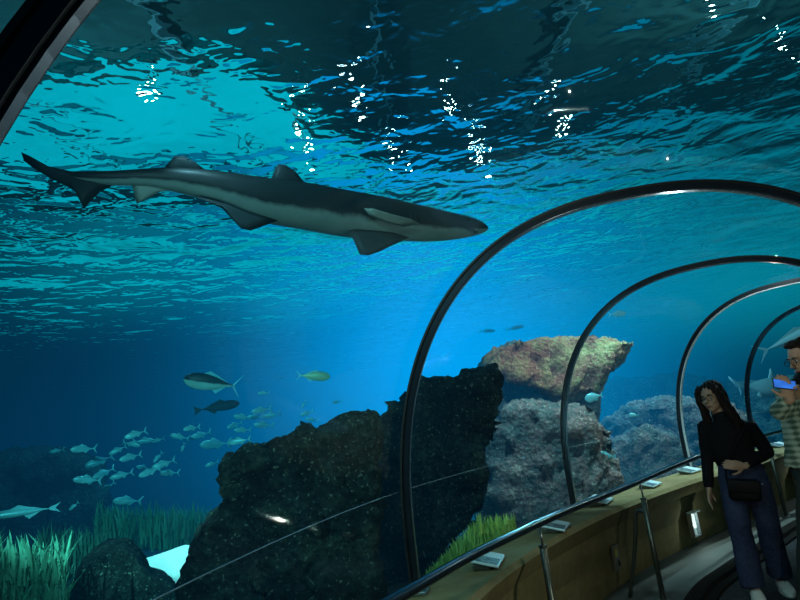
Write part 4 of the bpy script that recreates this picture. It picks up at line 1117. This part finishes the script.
    for a, b, c in ((hipR, knR, anR), (hipL, knL, anL)):
        a, b, c = b0(a), b0(b), b0(c); add_loft(bm, [a, a.lerp(b, .35), a.lerp(b, .7), b, b.lerp(c, .5), c + Vector((0, 0, -.062))], [(.090, .10), (.090, .100), (.086, .092), (.082, .088), (.084, .090), (.086, .094)], Y, 22)
    def fold2(p, n): return p + n * (.010 * noise.noise(Vector((p.x * 9, p.y * 9, p.z * 4))) + .004 * noise.noise(p * 22))
    jn = remeshed('jeans', bm, .009, M_denim, body, 2, fold2)
    # shoes
    for an, toe, heel in ((anR, toeR, heelR), (anL, toeL, heelL)):
        d = (toe - heel); d.z = 0; d.normalize(); g = Vector((heel.x, heel.y, 0)) - base
        bm = bmesh.new()
        add_loft(bm, [g + Z * .055 - d * .045, g + Z * .06, g + d * .07 + Z * .058, g + d * .13 + Z * .048, g + d * .19 + Z * .040, g + d * .225 + Z * .032], [(.032, .04), (.042, .055), (.044, .050), (.048, .040), (.044, .030), (.020, .014)], Z, 16)
        add_loft(bm, [g + Z * .06, g + Z * .11], [(.042, .048), (.038, .042)], Y, 14)
        def flat(p, n): p.z = max(p.z, .012); return p
        sh = remeshed('shoe', bm, .007, M_shoe, body, 2, flat); sh['label'] = 'white sneaker'
        bm = bmesh.new(); ol = []
        for i in range(24):
            a = 2 * PI * i / 24; ol.append(g + d * (.09 + .145 * math.cos(a)) + Vector((-d.y, d.x, 0)) * (.047 * math.sin(a) * (1 + .12 * math.cos(a))))
        lo = [bm.verts.new(p + Z * .014) for p in ol]; hi = [bm.verts.new(p + Z * .036) for p in ol]; bm.faces.new(lo[::-1]); bm.faces.new(hi)
        for i in range(24): bm.faces.new((lo[i], lo[(i + 1) % 24], hi[(i + 1) % 24], hi[i]))
        obj('sole', bm, M_sole, sh)
    # bag on a strap
    c = j(744.5, 490, -.12); bag = empty('shoulder_bag', c); bag.rotation_euler = (0, 0, -math.atan2(base.x, base.y)); tag(bag, 'small black crossbody bag hanging in front of the woman\'s hips', 'bag')
    bm = bmesh.new(); add_box(bm, (.22, .08, .16), (0, 0, 0), Matrix.Rotation(.12, 3, 'Y'), .03); obj('pouch', bm, M_bag, bag)
    bm = bmesh.new(); add_box(bm, (.22, .02, .09), (0, -.042, .03), Matrix.Rotation(.12, 3, 'Y'), .008); obj('flap', bm, M_bag, bag)
    bm = bmesh.new(); rb = bag.rotation_euler.to_matrix().inverted(); tl = lambda p: rb @ (p - c)
    pts = catmull([tl(j(728, 484, -.12)), tl(j(726, 470, -.10)), tl(j(735, 445, -.09)), tl(j(744, 428, -.06)), tl(j(744, 421, .05))], 6)
    add_loft(bm, pts, [(.009, .003)] * len(pts), Y, 6); obj('strap', bm, M_knit, bag)
    bm = bmesh.new(); add_ball(bm, tl(j(762, 484, -.15)), .008, 8); obj('buckle', bm, M_steel, bag)
woman()

def man():
    g = at_d(812, 560, 4.75); base = Vector((g.x, g.y, 0)); B = Body('person', base, ''); j = B.j; base = B.base; X, Y, Z = B.X, B.Y, Vector((0, 0, 1))
    R_ = B.rot(1.0, .22); hc = j(804, 358, .0); bm = bmesh.new(); k = 1.08; P = head_into(bm, hc, R_, k)
    b0 = lambda p: p - base
    add_loft(bm, [hc + Z * -.04, j(807, 375, .03), j(809, 383, .03)], [(.056, .06), (.06, .062), (.10, .08)], Y, 16)
    add_loft(bm, [j(809, 381, .03), j(812, 396, .03), j(815, 418, .03), j(818, 440, .03), j(820, 462, .03), j(823, 478, .03)], [(.13, .08), (.17, .11), (.155, .105), (.14, .10), (.15, .105), (.11, .09)], Y, 20)
    shN = j(800, 392, -.06); elN = j(780, 411, -.17); wrN = j(791, 398, -.30)
    shF = j(822, 390, .10); elF = j(808, 414, .02); wrF = j(798, 391, -.20)
    for a, b, c in ((shN, elN, wrN), (shF, elF, wrF)):
        add_ball(bm, a, .05, 12); add_loft(bm, [a, b], [.05, .038], Y, 12); add_ball(bm, b, .037, 10); add_loft(bm, [b, c], [.038, .026], Y, 12)
    ph = j(784.5, 384.5, -.34)
    hand_into(bm, wrN, (ph - wrN).normalized() + Z * .25, Y + X * -.2, 1, .45)
    hand_into(bm, wrF, (ph + X * .08 - wrF).normalized() + X * -.3, -Y + X * -.2, 1, .45)
    hips = [(j(815, 474, -.02), -.02), (j(832, 474, .08), .08)]; legs = []
    for (h_, y), du in zip(hips, (-4, 6)):
        an = Vector((base.x, base.y, .09)) + X * (-.10 if du < 0 else .12) + Y * y * 1.4; kn = h_.lerp(an, .5) - Y * .02; legs.append((h_, kn, an))
        add_loft(bm, [h_, kn, an], [.085, .055, .038], Y, 14); add_loft(bm, [an, an + Vector((0, 0, -.045)), an - X * .10 - Y * .05 + Vector((0, 0, -.055)), an - X * .17 - Y * .08 + Vector((0, 0, -.06))], [.036, .04, .036, .02], Z, 12)
    body = remeshed('person', bm, .0065, M_skinM, None, 2); settle(body, base)
    tag(body, 'dark-haired man with glasses in a pale green plaid shirt, holding a phone at chest height', 'person')
    face_parts(body, P, R_, k, base)
    bm = bmesh.new(); Q = lambda x, y, z: b0(P(x, y, z)); add_ball(bm, Q(0, .030, .050), (.086, .096, .082), 20, R_); add_ball(bm, Q(0, -.03, .098), (.06, .05, .028), 14, R_); add_loft(bm, [Q(0, .06, .04), Q(0, .075, -.05)], [(.07, .04), (.055, .03)], R_ @ Vector((0, 1, 0)), 14)
    remeshed('hair', bm, .007, M_hair, body, 1, lambda p, n: p + n * .006 * noise.noise(p * 40))['label'] = 'short dark hair'
    bm = bmesh.new(); add_loft(bm, [Q(-.045, -.03, -.06), Q(-.03, -.058, -.088), Q(0, -.070, -.10), Q(.03, -.058, -.088), Q(.045, -.03, -.06)], [.012, .014, .016, .014, .012], Z, 8); obj('beard', bm, M_hair, body)
    # black T-shirt collar, plaid overshirt
    bm = bmesh.new(); add_loft(bm, [b0(j(807, 374.5, .02)), b0(j(808, 379, .01)), b0(j(809, 386, .0)), b0(j(811, 400, -.02))], [(.070, .072), (.09, .085), (.15, .125), (.14, .12)], Y, 20); obj('undershirt', bm, M_knit, body)
    bm = bmesh.new(); add_loft(bm, [b0(j(808.5, 380, .04)), b0(j(810, 385, .03)), b0(j(812, 397, .03)), b0(j(815, 418, .03)), b0(j(818, 440, .03)), b0(j(821, 468, .03))], [(.11, .09), (.185, .12), (.205, .135), (.195, .135), (.19, .14), (.20, .15)], Y, 26)
    for a, b, c in ((shN, elN, wrN.lerp(elN, .2)), (shF, elF, wrF.lerp(elF, .2))):
        a, b, c = b0(a), b0(b), b0(c); add_ball(bm, a, .068, 12); add_loft(bm, [a, b], [.070, .060], Y, 16); add_ball(bm, b, .060, 12); add_loft(bm, [b, c], [.060, .048], Y, 16)
    s_ = remeshed('overshirt', bm, .009, M_plaid, body, 2, lambda p, n: p + n * (.007 * noise.noise(p * 13))); s_['label'] = 'pale green plaid overshirt'
    bm = bmesh.new(); add_loft(bm, [b0(j(820, 462, .03)), b0(j(822, 472, .03)), b0(j(824, 486, .03))], [(.165, .12), (.17, .125), (.14, .11)], Y, 22)
    for h_, kn, an in legs: add_loft(bm, [b0(h_), b0(kn), b0(an) + Vector((0, 0, -.01))], [(.105, .10), (.082, .082), (.066, .07)], Y, 18)
    remeshed('trousers', bm, .010, M_trouser, body, 2, lambda p, n: p + n * .006 * noise.noise(p * 11))
    for h_, kn, an in legs:
        g = b0(Vector((an.x, an.y, 0))); d = (-X * .85 - Y * .4).normalized()
        bm = bmesh.new(); add_loft(bm, [g - d * .07 + Z * .05, g + Z * .055, g + d * .10 + Z * .045, g + d * .18 + Z * .035, g + d * .215 + Z * .03], [(.035, .04), (.046, .05), (.05, .038), (.045, .026), (.02, .014)], Z, 14)
        remeshed('shoe', bm, .008, M_black, body, 1, lambda p, n: Vector((p.x, p.y, max(p.z, .014))))
    # phone
    ph_o = empty('mobile_phone', ph); ph_o.rotation_euler = (1.15, .25, -math.atan2(base.x, base.y) + .35); tag(ph_o, 'mobile phone with a glowing blue screen held sideways by the man', 'phone')
    bm = bmesh.new(); add_box(bm, (.132, .064, .008), (0, 0, 0), None, .003); obj('phone_case', bm, M_black, ph_o, smooth=False)
    bm = bmesh.new(); add_box(bm, (.120, .054, .001), (0, 0, .0047)); obj('screen', bm, emit_mat('blue_screen', (.05, .25, 1.0), 1.2, .85, 14), ph_o, smooth=False)
man()
